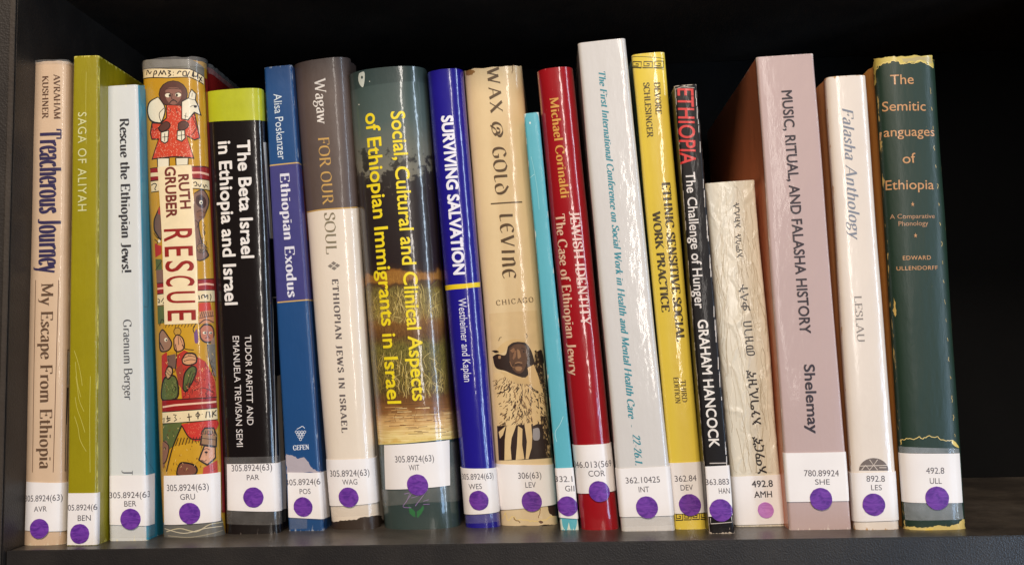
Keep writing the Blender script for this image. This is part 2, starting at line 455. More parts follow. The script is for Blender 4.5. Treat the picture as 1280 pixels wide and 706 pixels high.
FONT_CACHE = {}
def sans_text(body, bold_=0.0, space=1.0, italic=0.0):
    c = bpy.data.curves.new('lettering', 'FONT'); c.body = body; c.size = 1; c.space_character = space
    c.shear = italic; c.resolution_u = 4
    o = bpy.data.objects.new('lettering', c); COL.objects.link(o)
    bpy.context.view_layer.update()
    dg = bpy.context.evaluated_depsgraph_get()
    me = o.evaluated_get(dg).to_mesh()
    CAP = 0.682
    vs = [(v.co.x / CAP, v.co.y / CAP) for v in me.vertices]
    polys = [[(*vs[i], 0) for i in p.vertices] for p in me.polygons]
    x0 = min(v[0] for v in vs); x1 = max(v[0] for v in vs)
    polys = [[(a - x0, b, c_) for a, b, c_ in p] for p in polys]
    bpy.data.objects.remove(o, do_unlink=True); bpy.data.curves.remove(c)
    return polys, x1 - x0

# ------------------------------------------------------------------ books
FOOT = [681, 681.5, 675.5, 671.5, 667, 663, 661.2, 661.4, 659.5, 656.6, 662, 662.2, 663.2, 661.2, 666.2, 657.4, 661.6, 661.8, 662]     # photo row of the foot of each spine
HEAD = [75, 70, 107, 75, 120.5, 83, 82.5, 84, 85.5, 80.5, 141.5, 84.5, 51, 66.5, 106.5, 227, 69.5, 95, 73]     # photo row of the head of each spine
class Book:
    def __init__(s, name, label, TL, TR, BL, BR, bulge=0.004, p=2.4, depth=0.155, hard=True, mat=None, groove=0.0,
                 jacket=None, wobble=0.0002, seed=0, inner_rgb=(70, 60, 60), jag=0.0, jagb=0.0, drop=None, setback=None, cover_name='cover',
                 pagecut=0.003, group=None, edge_reach=0.0016):
        s.seed = seed; s.wobble = wobble; s.b = bulge; s.depth = depth
        mx, my = (BL[0] + BR[0]) / 2, (BL[1] + BR[1]) / 2
        s.Y = max(0.004, on_z(mx, FOOT[seed - 1], 0.0).y)
        Ye = s.Y + bulge * 0.9
        tl, tr = on_y(*TL, Ye), on_y(*TR, Ye)
        bl, br = on_y(*BL, Ye), on_y(*BR, Ye)
        s.h = on_y((TL[0] + TR[0]) / 2, HEAD[seed - 1], s.Y).z
        s.w = br.x - bl.x; s.wt = tr.x - tl.x
        s.x0 = (bl.x + br.x) / 2
        s.lean = ((tl.x + tr.x) / 2 - s.x0) / s.h
        # cross-section: (s, x, y)
        half = s.w / 2
        P = []
        nseg = 18
        for i in range(nseg + 1):
            if p > 4:   # flat with rounded corners: dense at the corners
                t = i / nseg * 2 - 1
                th = math.copysign(abs(t) ** 0.5, t) * math.pi / 2
            else:
                th = -math.pi / 2 + math.pi * i / nseg
            sx = math.copysign(abs(math.sin(th)) ** (2 / p), math.sin(th)) if p <= 4 else None
            if p <= 4:
                P.append((half * sx, s.b * (1 - abs(math.cos(th)) ** (2 / p))))
        if p > 4:
            r = s.b; P = []
            for i in range(6):
                a = math.pi / 2 * i / 5
                P.append((-half + r - r * math.cos(a), r - r * math.sin(a)))
            bow = 0.0002
            for i in range(1, 9):
                t = i / 9
                P.append((-half + r + (s.w - 2 * r) * t, -bow * math.sin(math.pi * t)))
            P += [(-x, y) for x, y in P[5::-1]]
        g = groove
        sd = [(half, s.b + 0.0015), (half - g, s.b + 0.004), (half - g, s.b + 0.0065), (half, s.b + 0.0095), (half + 0.0001, s.b + 0.02),
              (half + 0.0001, s.b + 0.035), (half + 0.0001, s.b + 0.06), (half + 0.0001, s.b + 0.10), (half + 0.0001, s.depth)]
        P = [(-x, y) for x, y in reversed(sd)] + P + sd
        s.P = P
        S = [0.0]
        for i in range(1, len(P)):
            S.append(S[-1] + math.hypot(P[i][0] - P[i - 1][0], P[i][1] - P[i - 1][1]))
        ns = len(P); mid = S[len(sd) + (ns - 2 * len(sd)) // 2] if (ns - 2 * len(sd)) % 2 else (S[ns // 2] + S[ns // 2 - 1]) / 2
        s.S = [v - mid for v in S]
        s.nside = len(sd)
        s.sL, s.sR = s.S[len(sd)], s.S[ns - len(sd) - 1]
        s.N = []
        for i in range(ns):
            a = P[max(0, i - 1)]; b = P[min(ns - 1, i + 1)]
            dx, dy = b[0] - a[0], b[1] - a[1]; d = math.hypot(dx, dy)
            s.N.append((dy / d, -dx / d))
        s.rows = sorted(set([0, 0.001, 0.0025] + [s.h * i / 34 for i in range(1, 34)] + [s.h - 0.0025, s.h - 0.001, s.h]))
        root = bpy.data.objects.new(name, None); COL.objects.link(root)
        root.location = (s.x0, s.Y, 0); root.empty_display_size = 0.02
        root['label'] = label; root['category'] = 'book'
        s.root = root; s.hard = hard
        s.jag, s.jagb, s.drop = jag, jagb, drop
        s.edge_reach = edge_reach
        if jacket:
            s.shell('cover', jacket, -0.0007, 0.0022 if hard else 0.0003, cut=0.0, top=jacket_top(jag))
            s.shell('dust_jacket', mat, 0.0, 0.0004, jagged=True)
            t = 0.0031
        else:
            t = 0.0024 if hard else 0.0004
            s.shell(cover_name, mat, 0.0, t, jagged=(jag > 0))
        # pages
        yb = 0.0030 if hard else 0.0006
        x1 = half - t - 0.0002; zc = pagecut if hard else 0.0002
        prof = []
        for i in range(9):
            u = -1 + 2 * i / 8
            prof.append((u * x1, s.prof_y(u * x1) + t + 0.0006))
        prof += [(x1, s.depth - yb), (-x1, s.depth - yb)]
        bm = bmesh.new()
        rings = []
        for z in (zc, s.h * 0.33, s.h * 0.66, s.h - zc):
            rings.append([bm.verts.new(s.warp(x, y, z)) for x, y in prof])
        for a, b in zip(rings, rings[1:]):
            for i in range(len(prof)):
                j = (i + 1) % len(prof)
                bm.faces.new((a[i], a[j], b[j], b[i]))
        bm.faces.new(rings[0][::-1]); bm.faces.new(rings[-1])
        s.link(bm, 'page_block', [M_PAGE])

    def prof_y(s, x):
        for i in range(s.nside, len(s.P) - s.nside - 1):
            a, b = s.P[i], s.P[i + 1]
            if a[0] <= x <= b[0] and b[0] > a[0]:
                t = (x - a[0]) / (b[0] - a[0]); return a[1] + (b[1] - a[1]) * t
        return s.b
    def warp(s, x, y, z):
        k = 1 + (s.wt / s.w - 1) * z / s.h
        zz = z - x * s.lean * (z / s.h)
        return Vector((x * k + s.lean * z, y, zz))
    def surf(s, sc, z, off=0.0):
        S = s.S
        sc = min(max(sc, S[0]), S[-1])
        lo, hi = 0, len(S) - 1
        while hi - lo > 1:
            m = (lo + hi) // 2
            if S[m] <= sc: lo = m
            else: hi = m
        t = (sc - S[lo]) / (S[hi] - S[lo])
        x = s.P[lo][0] * (1 - t) + s.P[hi][0] * t; y = s.P[lo][1] * (1 - t) + s.P[hi][1] * t
        nx = s.N[lo][0] * (1 - t) + s.N[hi][0] * t; ny = s.N[lo][1] * (1 - t) + s.N[hi][1] * t
        w = s.wobble * (noise.noise(Vector((s.seed * 7.3 + sc * 25, z * 16, s.seed))) * 2)
        if not (s.sL - 0.001 < sc < s.sR + 0.001): w -= s.wobble
        x += nx * (off + w); y += ny * (off + w)
        return s.warp(x, y, z)
    def inv(s, px, py):
        """photo point -> (arc, height) on this book's outside, seen from the camera"""
        d = ray(px, py)
        z = on_y(px, py, s.Y + 0.002).z
        sc = 0
        for _ in range(5):
            k = 1 + (s.wt / s.w - 1) * z / s.h
            # in plan view: point = CAM + t d ; x' = (X - x0 - lean z)/k
            best = None
            ox = (CAM.x - s.x0); oy = CAM.y - s.Y
            for i in range(len(s.P) - 1):
                a, b = s.P[i], s.P[i + 1]
                # unknown t,u :  (ox + t dx - lean*(cz + t dz))/k = ax + u(bx-ax) ; oy + t dy = ay + u(by-ay)
                A11 = (d.x - s.lean * d.z) / k; A12 = -(b[0] - a[0]); B1 = a[0] - (ox - s.lean * CAM.z) / k
                A21 = d.y; A22 = -(b[1] - a[1]); B2 = a[1] - oy
                det = A11 * A22 - A12 * A21
                if abs(det) < 1e-14: continue
                t = (B1 * A22 - A12 * B2) / det; u = (A11 * B2 - A21 * B1) / det
                if -1e-6 <= u <= 1 + 1e-6 and t > 0 and (best is None or t < best[0]):
                    best = (t, s.S[i] + u * (s.S[i + 1] - s.S[i]), a[0] + u * (b[0] - a[0]))
            if best is None:
                # past the silhouette: clamp to nearest side
                P = CAM + d * ((s.Y + s.b - CAM.y) / d.y)
                lx = (P.x - s.x0 - s.lean * P.z) / k
                sc = s.sL + (lx + s.w / 2) if lx < 0 else s.sR + (lx - s.w / 2)
                if abs(lx) > s.w / 2: sc = min(max(sc, s.sL - 0.0), s.sR + 0.0)
                xx = max(-s.w / 2, min(s.w / 2, lx)); z = P.z
            else:
                sc, xx = best[1], best[2]; z = (CAM + d * best[0]).z
            z = z / (1 - xx * s.lean / s.h)
        return sc, z
    def link(s, bm, name, mats, parent=None, smooth=False):
        me = bpy.data.meshes.new(name); bm.to_mesh(me); bm.free()
        for m in mats: me.materials.append(m)
        if smooth:
            for p in me.polygons: p.use_smooth = True
        o = bpy.data.objects.new(name, me); COL.objects.link(o); o.parent = parent or s.root
        return o
    def shell(s, name, mat, off, t, cut=0.0, jagged=False, top=0.0):
        bm = bmesh.new()
        ed = bm.verts.layers.float.new('edge'); sm = bm.verts.layers.float.new('sidem')
        grid = []
        H = s.h - top
        for ri, z in enumerate(s.rows):
            zt = z / s.h * H
            row = []
            for i, sc in enumerate(s.S):
                zz = zt
                if jagged and s.jag and ri >= len(s.rows) - 3:
                    zz -= s.jag * (0.5 + 0.5 * noise.noise(Vector((sc * 260, s.seed * 3.1, 0)))) * (1 if ri == len(s.rows) - 1 else 0.6)
                if jagged and s.jagb and ri <= 1:
                    zz += s.jagb * max(0, 0.4 + noise.noise(Vector((sc * 300, s.seed * 5.1, 4)))) * (1 if ri == 0 else 0.5)
                if jagged and s.drop and sc > s.drop[0] and z > s.h - s.drop[1] * 1.3:
                    f = min(1, (sc - s.drop[0]) / 0.006)
                    zz = min(zz, s.h - s.drop[1] * f - (s.h - z) * 0.1)
                v = bm.verts.new(s.surf(sc, zz, off))
                dz = min(z, s.h - z)
                dc = min(abs(sc - s.sL - s.b * 0.35), abs(sc - s.sR + s.b * 0.35))
                v[ed] = max(0, 1 - dz / (s.edge_reach * 1.4)) * 0.9 + max(0, 1 - dc / s.edge_reach) * 0.8
                v[sm] = 1.0 if (sc < s.sL or sc > s.sR) else 0.0
                row.append(v)
            grid.append(row)
        inner = []
        for ri, z in enumerate(s.rows):
            if ri % 4 and ri != len(s.rows) - 1: continue
            row = []
            for i, sc in enumerate(s.S):
                x, y = s.P[i]; nx, ny = s.N[i]
                zz = (z / s.h) * H
                if ri == 0 or ri == len(s.rows) - 1:
                    # match jagged rim
                    base = grid[ri][i].co
                    v = bm.verts.new(s.warp(x + nx * (off - t), y + ny * (off - t), zz)); v.co.z = base.z
                else:
                    v = bm.verts.new(s.warp(x + nx * (off - t), y + ny * (off - t), zz))
                row.append(v)
            inner.append(row)
        n = len(s.S)
        for a, b in zip(grid, grid[1:]):
            for i in range(n - 1): bm.faces.new((a[i], a[i + 1], b[i + 1], b[i]))
        for a, b in zip(inner, inner[1:]):
            for i in range(n - 1): bm.faces.new((a[i + 1], a[i], b[i], b[i + 1]))
        for i in range(n - 1):
            bm.faces.new((grid[0][i + 1], grid[0][i], inner[0][i], inner[0][i + 1]))
            bm.faces.new((grid[-1][i], grid[-1][i + 1], inner[-1][i + 1], inner[-1][i]))
        for c_ in (0, n - 1):
            gg = [r[c_] for r in grid]; ii = [r[c_] for r in inner]
            loop = gg + ii[::-1]
            if c_ == 0: loop = loop
            else: loop = loop[::-1]
            try: bm.faces.new(loop)
            except Exception: pass
        o = s.link(bm, name, [mat], smooth=True)
        try:
            o.data.set_sharp_from_angle(angle=math.radians(50))
        except Exception: pass
        return o
    # ---- flat print and stickers laid on the surface
    def lay(s, polys, name, mats, off, parent=None, idx=None, rim=0.0):
        """polys: lists of (arc, z, layer); cut at the facets of the cover, then placed"""
        bm = bmesh.new()
        for k, p in enumerate(polys):
            try:
                f = bm.faces.new([bm.verts.new((a, z, l)) for a, z, l in p])
                if idx: f.material_index = idx[k]
            except Exception: pass
        if not bm.verts: bm.free(); return None
        big = [f for f in bm.faces if len(f.verts) > 4]
        if big: bmesh.ops.triangulate(bm, faces=big, ngon_method='EAR_CLIP')
        a0 = min(v.co.x for v in bm.verts); a1 = max(v.co.x for v in bm.verts)
        z0 = min(v.co.y for v in bm.verts); z1 = max(v.co.y for v in bm.verts)
        for c in s.S:
            if a0 < c < a1:
                bmesh.ops.bisect_plane(bm, geom=bm.verts[:] + bm.edges[:] + bm.faces[:], plane_co=(c, 0, 0), plane_no=(1, 0, 0), dist=1e-6)
        for c in s.rows:
            if z0 < c < z1:
                bmesh.ops.bisect_plane(bm, geom=bm.verts[:] + bm.edges[:] + bm.faces[:], plane_co=(0, c, 0), plane_no=(0, 1, 0), dist=1e-6)
        uvl = bm.loops.layers.uv.new('UVMap')
        for f in bm.faces:
            for l in f.loops: l[uvl].uv = (l.vert.co.x * 10, l.vert.co.y * 10)
        bmesh.ops.remove_doubles(bm, verts=bm.verts[:], dist=1e-7)
        bmesh.ops.dissolve_degenerate(bm, dist=2e-7, edges=bm.edges[:])
        bm.normal_update()
        fl = [f for f in bm.faces if f.normal.z < 0]
        if fl: bmesh.ops.reverse_faces(bm, faces=fl)
        bm.verts.index_update()
        edges = [e for e in bm.edges if e.is_boundary] if rim else []
        nrm = [s.normal_at(v.co.x) for v in bm.verts]
        pairs = [(e.verts[0], e.verts[1], e.link_faces[0]) for e in edges]
        flat = {v.index: v.co.copy() for v in bm.verts}
        for v in bm.verts:
            v.co = s.surf(v.co.x, v.co.y, off + v.co.z)
        for a, b_, f in pairs:
            fa, fb = flat[a.index], flat[b_.index]
            vs = [bm.verts.new(s.surf(fa.x, fa.y, off)), bm.verts.new(s.surf(fb.x, fb.y, off)),
                  bm.verts.new(s.surf(fb.x, fb.y, off - rim)), bm.verts.new(s.surf(fa.x, fa.y, off - rim))]
            q = bm.faces.new(vs); q.normal_update()
            out = (vs[0].co + vs[1].co) / 2 - f.calc_center_median()
            if q.normal.dot(out) < 0: q.normal_flip()
            nrm += [q.normal.copy()] * 4
        o = s.link(bm, name, mats, parent, smooth=True)
        o.data.normals_split_custom_set_from_vertices([tuple(n) for n in nrm])
        return o
    def normal_at(s, sc):
        S = s.S
        sc = min(max(sc, S[0]), S[-1])
        lo, hi = 0, len(S) - 1
        while hi - lo > 1:
            m = (lo + hi) // 2
            if S[m] <= sc: lo = m
            else: hi = m
        t = (sc - S[lo]) / (S[hi] - S[lo])
        nx = s.N[lo][0] * (1 - t) + s.N[hi][0] * t; ny = s.N[lo][1] * (1 - t) + s.N[hi][1] * t
        return Vector((nx, ny, -s.lean * nx)).normalized()
    def poly_px(s, pts, layer=0.0):
        """traced outline in photo coordinates -> triangles on the surface"""
        q = [s.inv(*p) for p in pts]
        if len(q) == 4:
            cr = [(q[(i + 1) % 4][0] - q[i][0]) * (q[(i + 2) % 4][1] - q[(i + 1) % 4][1]) - (q[(i + 1) % 4][1] - q[i][1]) * (q[(i + 2) % 4][0] - q[(i + 1) % 4][0]) for i in range(4)]
            if all(c > 0 for c in cr) or all(c < 0 for c in cr):
                return [[(a, b, layer) for a, b in q]]
        if len(q) <= 4:
            tris = tessellate_polygon([[Vector((a, b, 0)) for a, b in q]])
            return [[(q[i][0], q[i][1], layer) for i in t] for t in tris]
        return [[(a, b, layer) for a, b in q]]
    def stroke_px(s, pts, wpx, layer=0.0, curve=False):
        if curve: pts = catmull(pts, 5)
        q = [s.inv(*p) for p in pts]
        w = wpx * 0.0004
        return ribbon(q, lambda a, b: w, layer)
    def text(s, body, B0, B1, H, rgb, name='title_lettering', serif=None, bold=0.0, space=1.0, italic=0.0, off=0.00012,
             parent=None, horiz=False, mat=None, clip=None, **kw):
        """baseline runs B0->B1 in the photo; H = height of a capital in photo pixels"""
        if serif: polys, W = serif_text(body, italic=italic, **serif)
        else:
            polys, W = sans_text(body, 0, space, italic)
            if bold:
                base = polys; rr = bold * 1.5
                n_ = 4 if bold < 0.009 else 6
                polys = list(base)
                for j in range(n_):
                    a_ = 2 * math.pi * (j + 0.5) / n_
                    polys += [[(x + rr * math.cos(a_), y + rr * math.sin(a_), j + 1) for x, y, _ in p] for p in base]
        b0 = s.inv(*B0); b1 = s.inv(*B1)
        if horiz: up = (B0[0] + 0, B0[1] - abs(H))
        else: up = (B0[0] + H, B0[1])
        mid = ((B0[0] + B1[0]) / 2, (B0[1] + B1[1]) / 2)
        m0 = s.inv(*mid)
        m1 = s.inv(mid[0] + (0 if horiz else H), mid[1] - (abs(H) if horiz else 0))
        ux, uz = m1[0] - m0[0], m1[1] - m0[1]
        ln = math.hypot(ux, uz)
        # keep the up vector square to the baseline
        dx, dz = (b1[0] - b0[0]), (b1[1] - b0[1])
        dl = math.hypot(dx, dz)
        nx, nz = -dz / dl, dx / dl
        if nx * ux + nz * uz < 0: nx, nz = -nx, -nz
        ux, uz = nx * ln, nz * ln
        out = []
        for p in polys:
            q = [(b0[0] + dx * a / W + ux * b, b0[1] + dz * a / W + uz * b, l * 0.000004) for a, b, l in p]
            if clip is not None and max(v[0] for v in q) > clip[1] or clip is not None and min(v[0] for v in q) < clip[0]: continue
            out.append(q)
        return s.lay(out, name, [mat or ink(rgb, 0.4, 0.3)], off, parent)
    def sticker(s, quad, texts, dot=None, r=12.5, pink=False, tape=None, tape_m=None, off=0.0004):
        lab = None
        pts = quad
        polys = s.poly_px(pts)
        lab = s.lay(polys, 'call_number_label', [M_LABEL], off, rim=0.0003)
        q = [s.inv(*p) for p in pts]
        for (body, x0, x1, yb, H, *rest) in texts:
            bold = rest[0] if rest else 0.0
            dy = rest[1] if len(rest) > 1 else -(x1 - x0) * 0.035
            s.text(body, (x0, yb), (x1, yb + dy), H, (86, 80, 84), name='call_number_text', off=off + 0.00006, parent=lab, horiz=True, bold=bold,
                   mat=ink((84, 78, 84) if not bold else (60, 56, 62), 0.6, 0.1))
        if dot:
            c = s.inv(*dot)
            rr = r * 0.0004 * (1 + (s.Y) / DIST)
            pts = []
            for i in range(28):
                a = 2 * math.pi * i / 28
                q_ = rr * (1 + random.uniform(-0.015, 0.015))
                pts.append((c[0] + q_ * math.cos(a), c[1] + q_ * math.sin(a)))
            lo, hi = s.S[s.nside - 4], s.S[-s.nside + 3]
            pts = [(min(max(a, lo), hi), b, 0) for a, b in pts]
            s.lay([pts], 'dot_sticker', [M_DOT_PINK if pink else M_DOT], off + 0.0002, rim=0.00025)
        if tape:
            s.lay(s.poly_px(tape), 'clear_tape', [tape_m or M_TAPE], off - 0.00018)
        return lab

def jacket_top(j): return 0.0015 + j * 0.6
BOOKS = []
def B(*a, **k):
    b = Book(*a, **k); BOOKS.append(b); return b
SER = dict(thick=0.17, thin=0.055, serif=0.09)

def T(ox, oy, sc):
    return lambda pts: [(ox + x / sc, oy + y / sc) for x, y in pts]

def ragged(pts, amp, closed):
    P = pts + [pts[0]] if closed else list(pts)
    for it in range(3):
        out = []
        for a, b in zip(P, P[1:]):
            d = math.hypot(b[0] - a[0], b[1] - a[1])
            out.append(a)
            if d > 1.2:
                k = min(amp, d * 0.22)
                out.append(((a[0] + b[0]) / 2 + random.uniform(-k, k), (a[1] + b[1]) / 2 + random.uniform(-k, k)))
        out.append(P[-1]); P = out
    return P[:-1] if closed else P

def art(book, name, items, off=0.00005, parent=None):
    """items: (rgb or material, 'poly'|'line'|'curve', points, width)"""
    if name.startswith(('chipped', 'torn', 'worn_foot')):
        items = [((it[0], 'poly', ragged(catmull(it[2] + [it[2][0]], 3)[:-1] if it[1] == 'blob' else it[2], 1.1, True)) if it[1] in ('poly', 'blob') else (it[0], 'line', ragged(it[2], 1.3, False), it[3])) if it[1] != 'oval' else it for it in items]
    mats, polys, idx = [], [], []
    boxes = []
    for n, it in enumerate(items):
        if it[1] == 'oval':
            cx, cy, rx, ry = it[2]; bb_ = (cx - rx, cy - ry, cx + rx, cy + ry)
        else:
            pad = (it[3] if len(it) > 3 else 0) / 2 + 0.4
            bb_ = (min(p[0] for p in it[2]) - pad, min(p[1] for p in it[2]) - pad, max(p[0] for p in it[2]) + pad, max(p[1] for p in it[2]) + pad)
        lv = 1 + max([q[4] for q in boxes if q[0] < bb_[2] and q[2] > bb_[0] and q[1] < bb_[3] and q[3] > bb_[1]] or [-1])
        boxes.append((*bb_, lv))
        c = it[0]; m = c if isinstance(c, bpy.types.Material) else ink(c, 0.4, 0.4)
        if m not in mats: mats.append(m)
        lay_ = lv * 0.0000032
        if it[1] == 'poly': ps = book.poly_px(it[2], lay_)
        elif it[1] == 'blob':
            ps = book.poly_px(catmull(it[2] + [it[2][0]], 5)[:-1], lay_)
        elif it[1] == 'oval':
            (cx, cy, rx, ry) = it[2]
            ps = book.poly_px([(cx + rx * math.cos(a * math.pi / 8), cy + ry * math.sin(a * math.pi / 8)) for a in range(16)], lay_)
        else: ps = book.stroke_px(it[2], it[3], lay_, curve=(it[1] == 'curve'))
        polys += ps; idx += [mats.index(m)] * len(ps)
    o = book.lay(polys, name, mats, off, parent, idx)
    if name in ('scuffs', 'scratches', 'creases', 'film_creases', 'reeds_print', 'chipped_foot'): o['kind'] = 'stuff'
    return o

def rect(x0, y0, x1, y1, tilt=0.0, shear=0.0):
    """tilt: rise of y from left to right (down positive); shear: shift of x from top to bottom"""
    return [(x0, y0), (x1, y0 + tilt), (x1 + shear, y1 + tilt), (x0 + shear, y1)]

HB, PB = 'hardcover_book', 'paperback_book'

# ---- 1 beige jacket
m = cover_mat('beige_jacket_paper', (205, 176, 146), rough=0.45, coat=0.5, wear=(215, 195, 165), bump=0.1)
b = B(HB, 'beige hardcover with dark blue condensed title, leftmost book beside the black side panel', (44, 78), (91, 77), (32, 681), (84, 681),
      bulge=0.006, p=2.8, mat=m, jacket=cover_mat('dark_board', (52, 48, 60), coat=0), seed=1, groove=0.0008, jag=0.0012)
b.text('AVRAHAM', (67, 93), (67.6, 149), 8, (92, 62, 44), name='author_lettering', serif=SER)
b.text('KUSHNER', (53, 95), (53, 148), 7.5, (92, 62, 44), name='author_lettering', serif=SER)
b.text('Treacherous Journey', (50.4, 162), (48.4, 341), 27, (50, 42, 78), serif=dict(thick=0.2, thin=0.05, serif=0.05, xh=0.76, nib=4))
b.text('My Escape From Ethiopia', (52, 353), (49.2, 585), 15, (96, 72, 54), serif=dict(thick=0.15, thin=0.05, serif=0.09))
art(b, 'printed_rules', [((110, 78, 58), 'line', [(44.6, 350), (40.4, 590)], .9), ((110, 78, 58), 'line', [(73.4, 350), (66.4, 590)], .9),
      ((60, 48, 44), 'line', [(84.3, 437), (87.6, 437), (83.6, 588), (81.2, 588)], 1.0), ((60, 48, 44), 'line', [(84.6, 437), (81.4, 588)], 1.0),
      ((176, 170, 160), 'poly', [(85.2, 440), (87, 440), (85.6, 480), (84.2, 480)]), ((70, 56, 50), 'poly', [(84, 484), (85.6, 484), (83.6, 530), (82.6, 530)])])
b.sticker([(33.5, 601.5), (85, 602), (84, 662), (32, 662)], [('305.8924(63)', 32.5, 78, 626, 7.6), ('AVR', 43, 59, 639, 6.6)], (49.6, 660), 12.3)

# ---- 2 olive yellow-green paperback
m = cover_mat('olive_green_card', (146, 134, 10), rough=0.42, coat=0.35, wear=(208, 196, 92), wear_amt=0.55, bump=0.3, bscale=300, stain=0.22)
b = B(PB, 'tall yellow-green paperback with pale worn lettering and scratched spine, second from the left', (93, 70), (125, 70), (84, 682), (122, 681),
      bulge=0.0016, p=8, mat=m, hard=False, seed=2, depth=0.165)
b.text('SAGA OF ALIYAH', (98, 141), (97.6, 264), 10.5, (206, 204, 150), bold=0.004, space=1.15)
art(b, 'scratches', [((196, 186, 96), 'curve', [(92 + random.uniform(0, 4), y0), (95 + random.uniform(0, 4), y0 + 14), (97 + random.uniform(0, 6), y0 + 30), (103 + random.uniform(-4, 6), y0 + 44)], .6) for y0 in (438, 452, 470, 496, 520)]
    + [((190, 180, 90), 'curve', [(108, 90), (107.4, 130), (108, 180)], .5), ((196, 190, 100), 'curve', [(113, 470), (112, 520), (112.6, 590)], .6)])
b.sticker([(85.5, 616), (124.5, 614.5), (124, 679), (84.5, 680.5)], [('05.8924(6', 85.4, 121, 637.5, 7.2), ('BEN', 97.6, 114, 650.5, 7)], (100, 666.5), 12.3)

# ---- 3 white spine, light blue covers
m = cover_mat('white_and_blue_card', (206, 208, 206), rough=0.4, coat=0.4, side=(40, 132, 160), wear=(226, 220, 190), wear_amt=0.3, bump=0.12, stain=0.06)
b = B(PB, 'white spined paperback with light blue covers, right of the yellow-green book', (132.5, 107), (174.5, 107), (137.5, 678), (186.5, 675),
      bulge=0.0024, p=8, mat=m, hard=False, seed=3, depth=0.16)
art(b, 'blue_spine_edge', [((56, 150, 178), 'poly', [(172.5, 107), (181, 107), (183, 300), (185, 480), (189, 674), (183, 674), (180.5, 480), (177, 300)]),
      ((30, 96, 122), 'curve', [(176, 166), (178.6, 172), (180, 184), (179.6, 205)], .7),
      ((30, 96, 122), 'line', [(179.4, 383), (185.4, 383.4)], .8), ((30, 96, 122), 'line', [(185.6, 352), (186, 383)], .8),
      ((30, 96, 122), 'curve', [(181.6, 565), (184, 575), (189, 582), (193, 590), (197, 606)], .8)])
b.text('Rescue the Ethiopian Jews!', (150, 148), (152.6, 341), 11.5, (52, 50, 54), serif=dict(thick=0.17, thin=0.07, serif=0.07))
b.text('Graenum Berger', (154, 399), (155.6, 499), 10.4, (84, 84, 88), name='author_lettering', serif=dict(thick=0.12, thin=0.055, serif=0.06))
b.text('J', (153, 587), (153, 592), 13, (84, 84, 88), name='author_lettering', serif=dict(thick=0.12, thin=0.05, serif=0.2))
b.sticker([(137.6, 594), (193, 591), (193, 654), (137.8, 655)], [('305.8924(63', 137.8, 186, 622, 7.4), ('BER', 156, 171, 632.5, 6.8)], (163.6, 648), 13,
          tape=[(137.6, 652), (194, 652), (194, 668), (137.6, 671)])

# ---- 4 folk painting jacket
m = cover_mat('yellow_painted_jacket', (190, 142, 36), rough=0.3, coat=0.9, coat_rough=0.06, side=(120, 24, 22), bump=0.12, stain=0.12)
b = B(HB, 'thick hardcover whose spine is painted with a shepherd carrying a lamb, in torn clear plastic', (180, 79), (257, 81), (206, 667), (281, 664),
      bulge=0.010, p=2.5, mat=m, jacket=cover_mat('grey_board', (110, 106, 98), coat=0), seed=4, groove=0.001, jag=0.001, depth=0.165)
A = T(160, 60, 5.043)
G_ = (196, 148, 36); RED = (146, 26, 26); CRM = (226, 206, 164); BRN = (88, 52, 44); DK = (40, 28, 24); WH = (226, 216, 190); GRN = (88, 98, 52); PNK = (196, 140, 110)
items = [((112, 108, 98), 'poly', A([(95, 84), (250, 74), (400, 74), (480, 130), (480, 190), (390, 132), (250, 128), (98, 136)])),
         (CRM, 'poly', A([(98, 136), (250, 130), (390, 134), (478, 186), (478, 236), (390, 184), (250, 188), (98, 206)])),
         (DK, 'line', A([(98, 137), (250, 131), (390, 135), (476, 184)]), 1.2), (DK, 'line', A([(98, 206), (250, 190), (390, 186), (476, 232)]), 1.2)]
# inscription
for gx, st in ((118, [(0, 30), (6, 0), (20, 22), (30, 6)]), (160, [(0, 44), (6, 10), (18, 4), (20, 20), (6, 26)]), (192, [(0, 36), (16, 0)]), (206, [(0, 8), (10, 26), (20, 2), (34, 30)]),
               (250, [(0, 4), (18, 6), (6, 18), (20, 28), (2, 40)]), (284, [(0, 12), (4, 14)]), (284, [(0, 30), (4, 32)]), (306, [(4, 24), (16, 6), (30, 10)]),
               (342, [(4, 34), (6, 10), (24, 8), (24, 34), (6, 34)]), (372, [(0, 40), (16, 6)]), (400, [(4, 34), (12, 2), (12, 40)]), (412, [(0, 24), (22, 26), (28, 6), (26, 44)]), (446, [(0, 10), (20, 40)]), (446, [(18, 12), (0, 42)])):
    base = 142 if gx < 390 else 142 + (gx - 390) * 0.55
    items.append((DK, 'curve' if len(st) > 2 else 'line', A([(gx + a, base + c_) for a, c_ in st]), 1.5))
items += [ # lamb, robe, head
 (DK, 'oval', (160 + 285 / 5.043, 60 + 292 / 5.043, 18.2, 17)), (BRN, 'oval', (160 + 285 / 5.043, 60 + 292 / 5.043, 17, 16)),
 (DK, 'blob', A([(190, 308), (135, 340), (122, 400), (140, 460), (185, 476), (215, 470), (238, 380)])), (WH, 'blob', A([(190, 314), (142, 345), (129, 400), (146, 452), (185, 468), (212, 460), (230, 380)])),
 (DK, 'curve', A([(228, 380), (200, 410), (200, 440), (212, 470)]), 1.0),
 (DK, 'poly', A([(240, 358), (330, 362), (420, 400), (456, 570), (420, 584), (372, 560), (420, 700), (300, 690), (150, 706), (190, 580), (150, 580), (140, 540), (150, 470), (205, 475), (240, 440)])),
 ((200, 66, 40), 'poly', A([(246, 362), (326, 366), (414, 406), (448, 566), (418, 576), (366, 548), (410, 690), (300, 682), (158, 698), (198, 572), (154, 572), (147, 538), (157, 478), (210, 482), (246, 444)])),
]
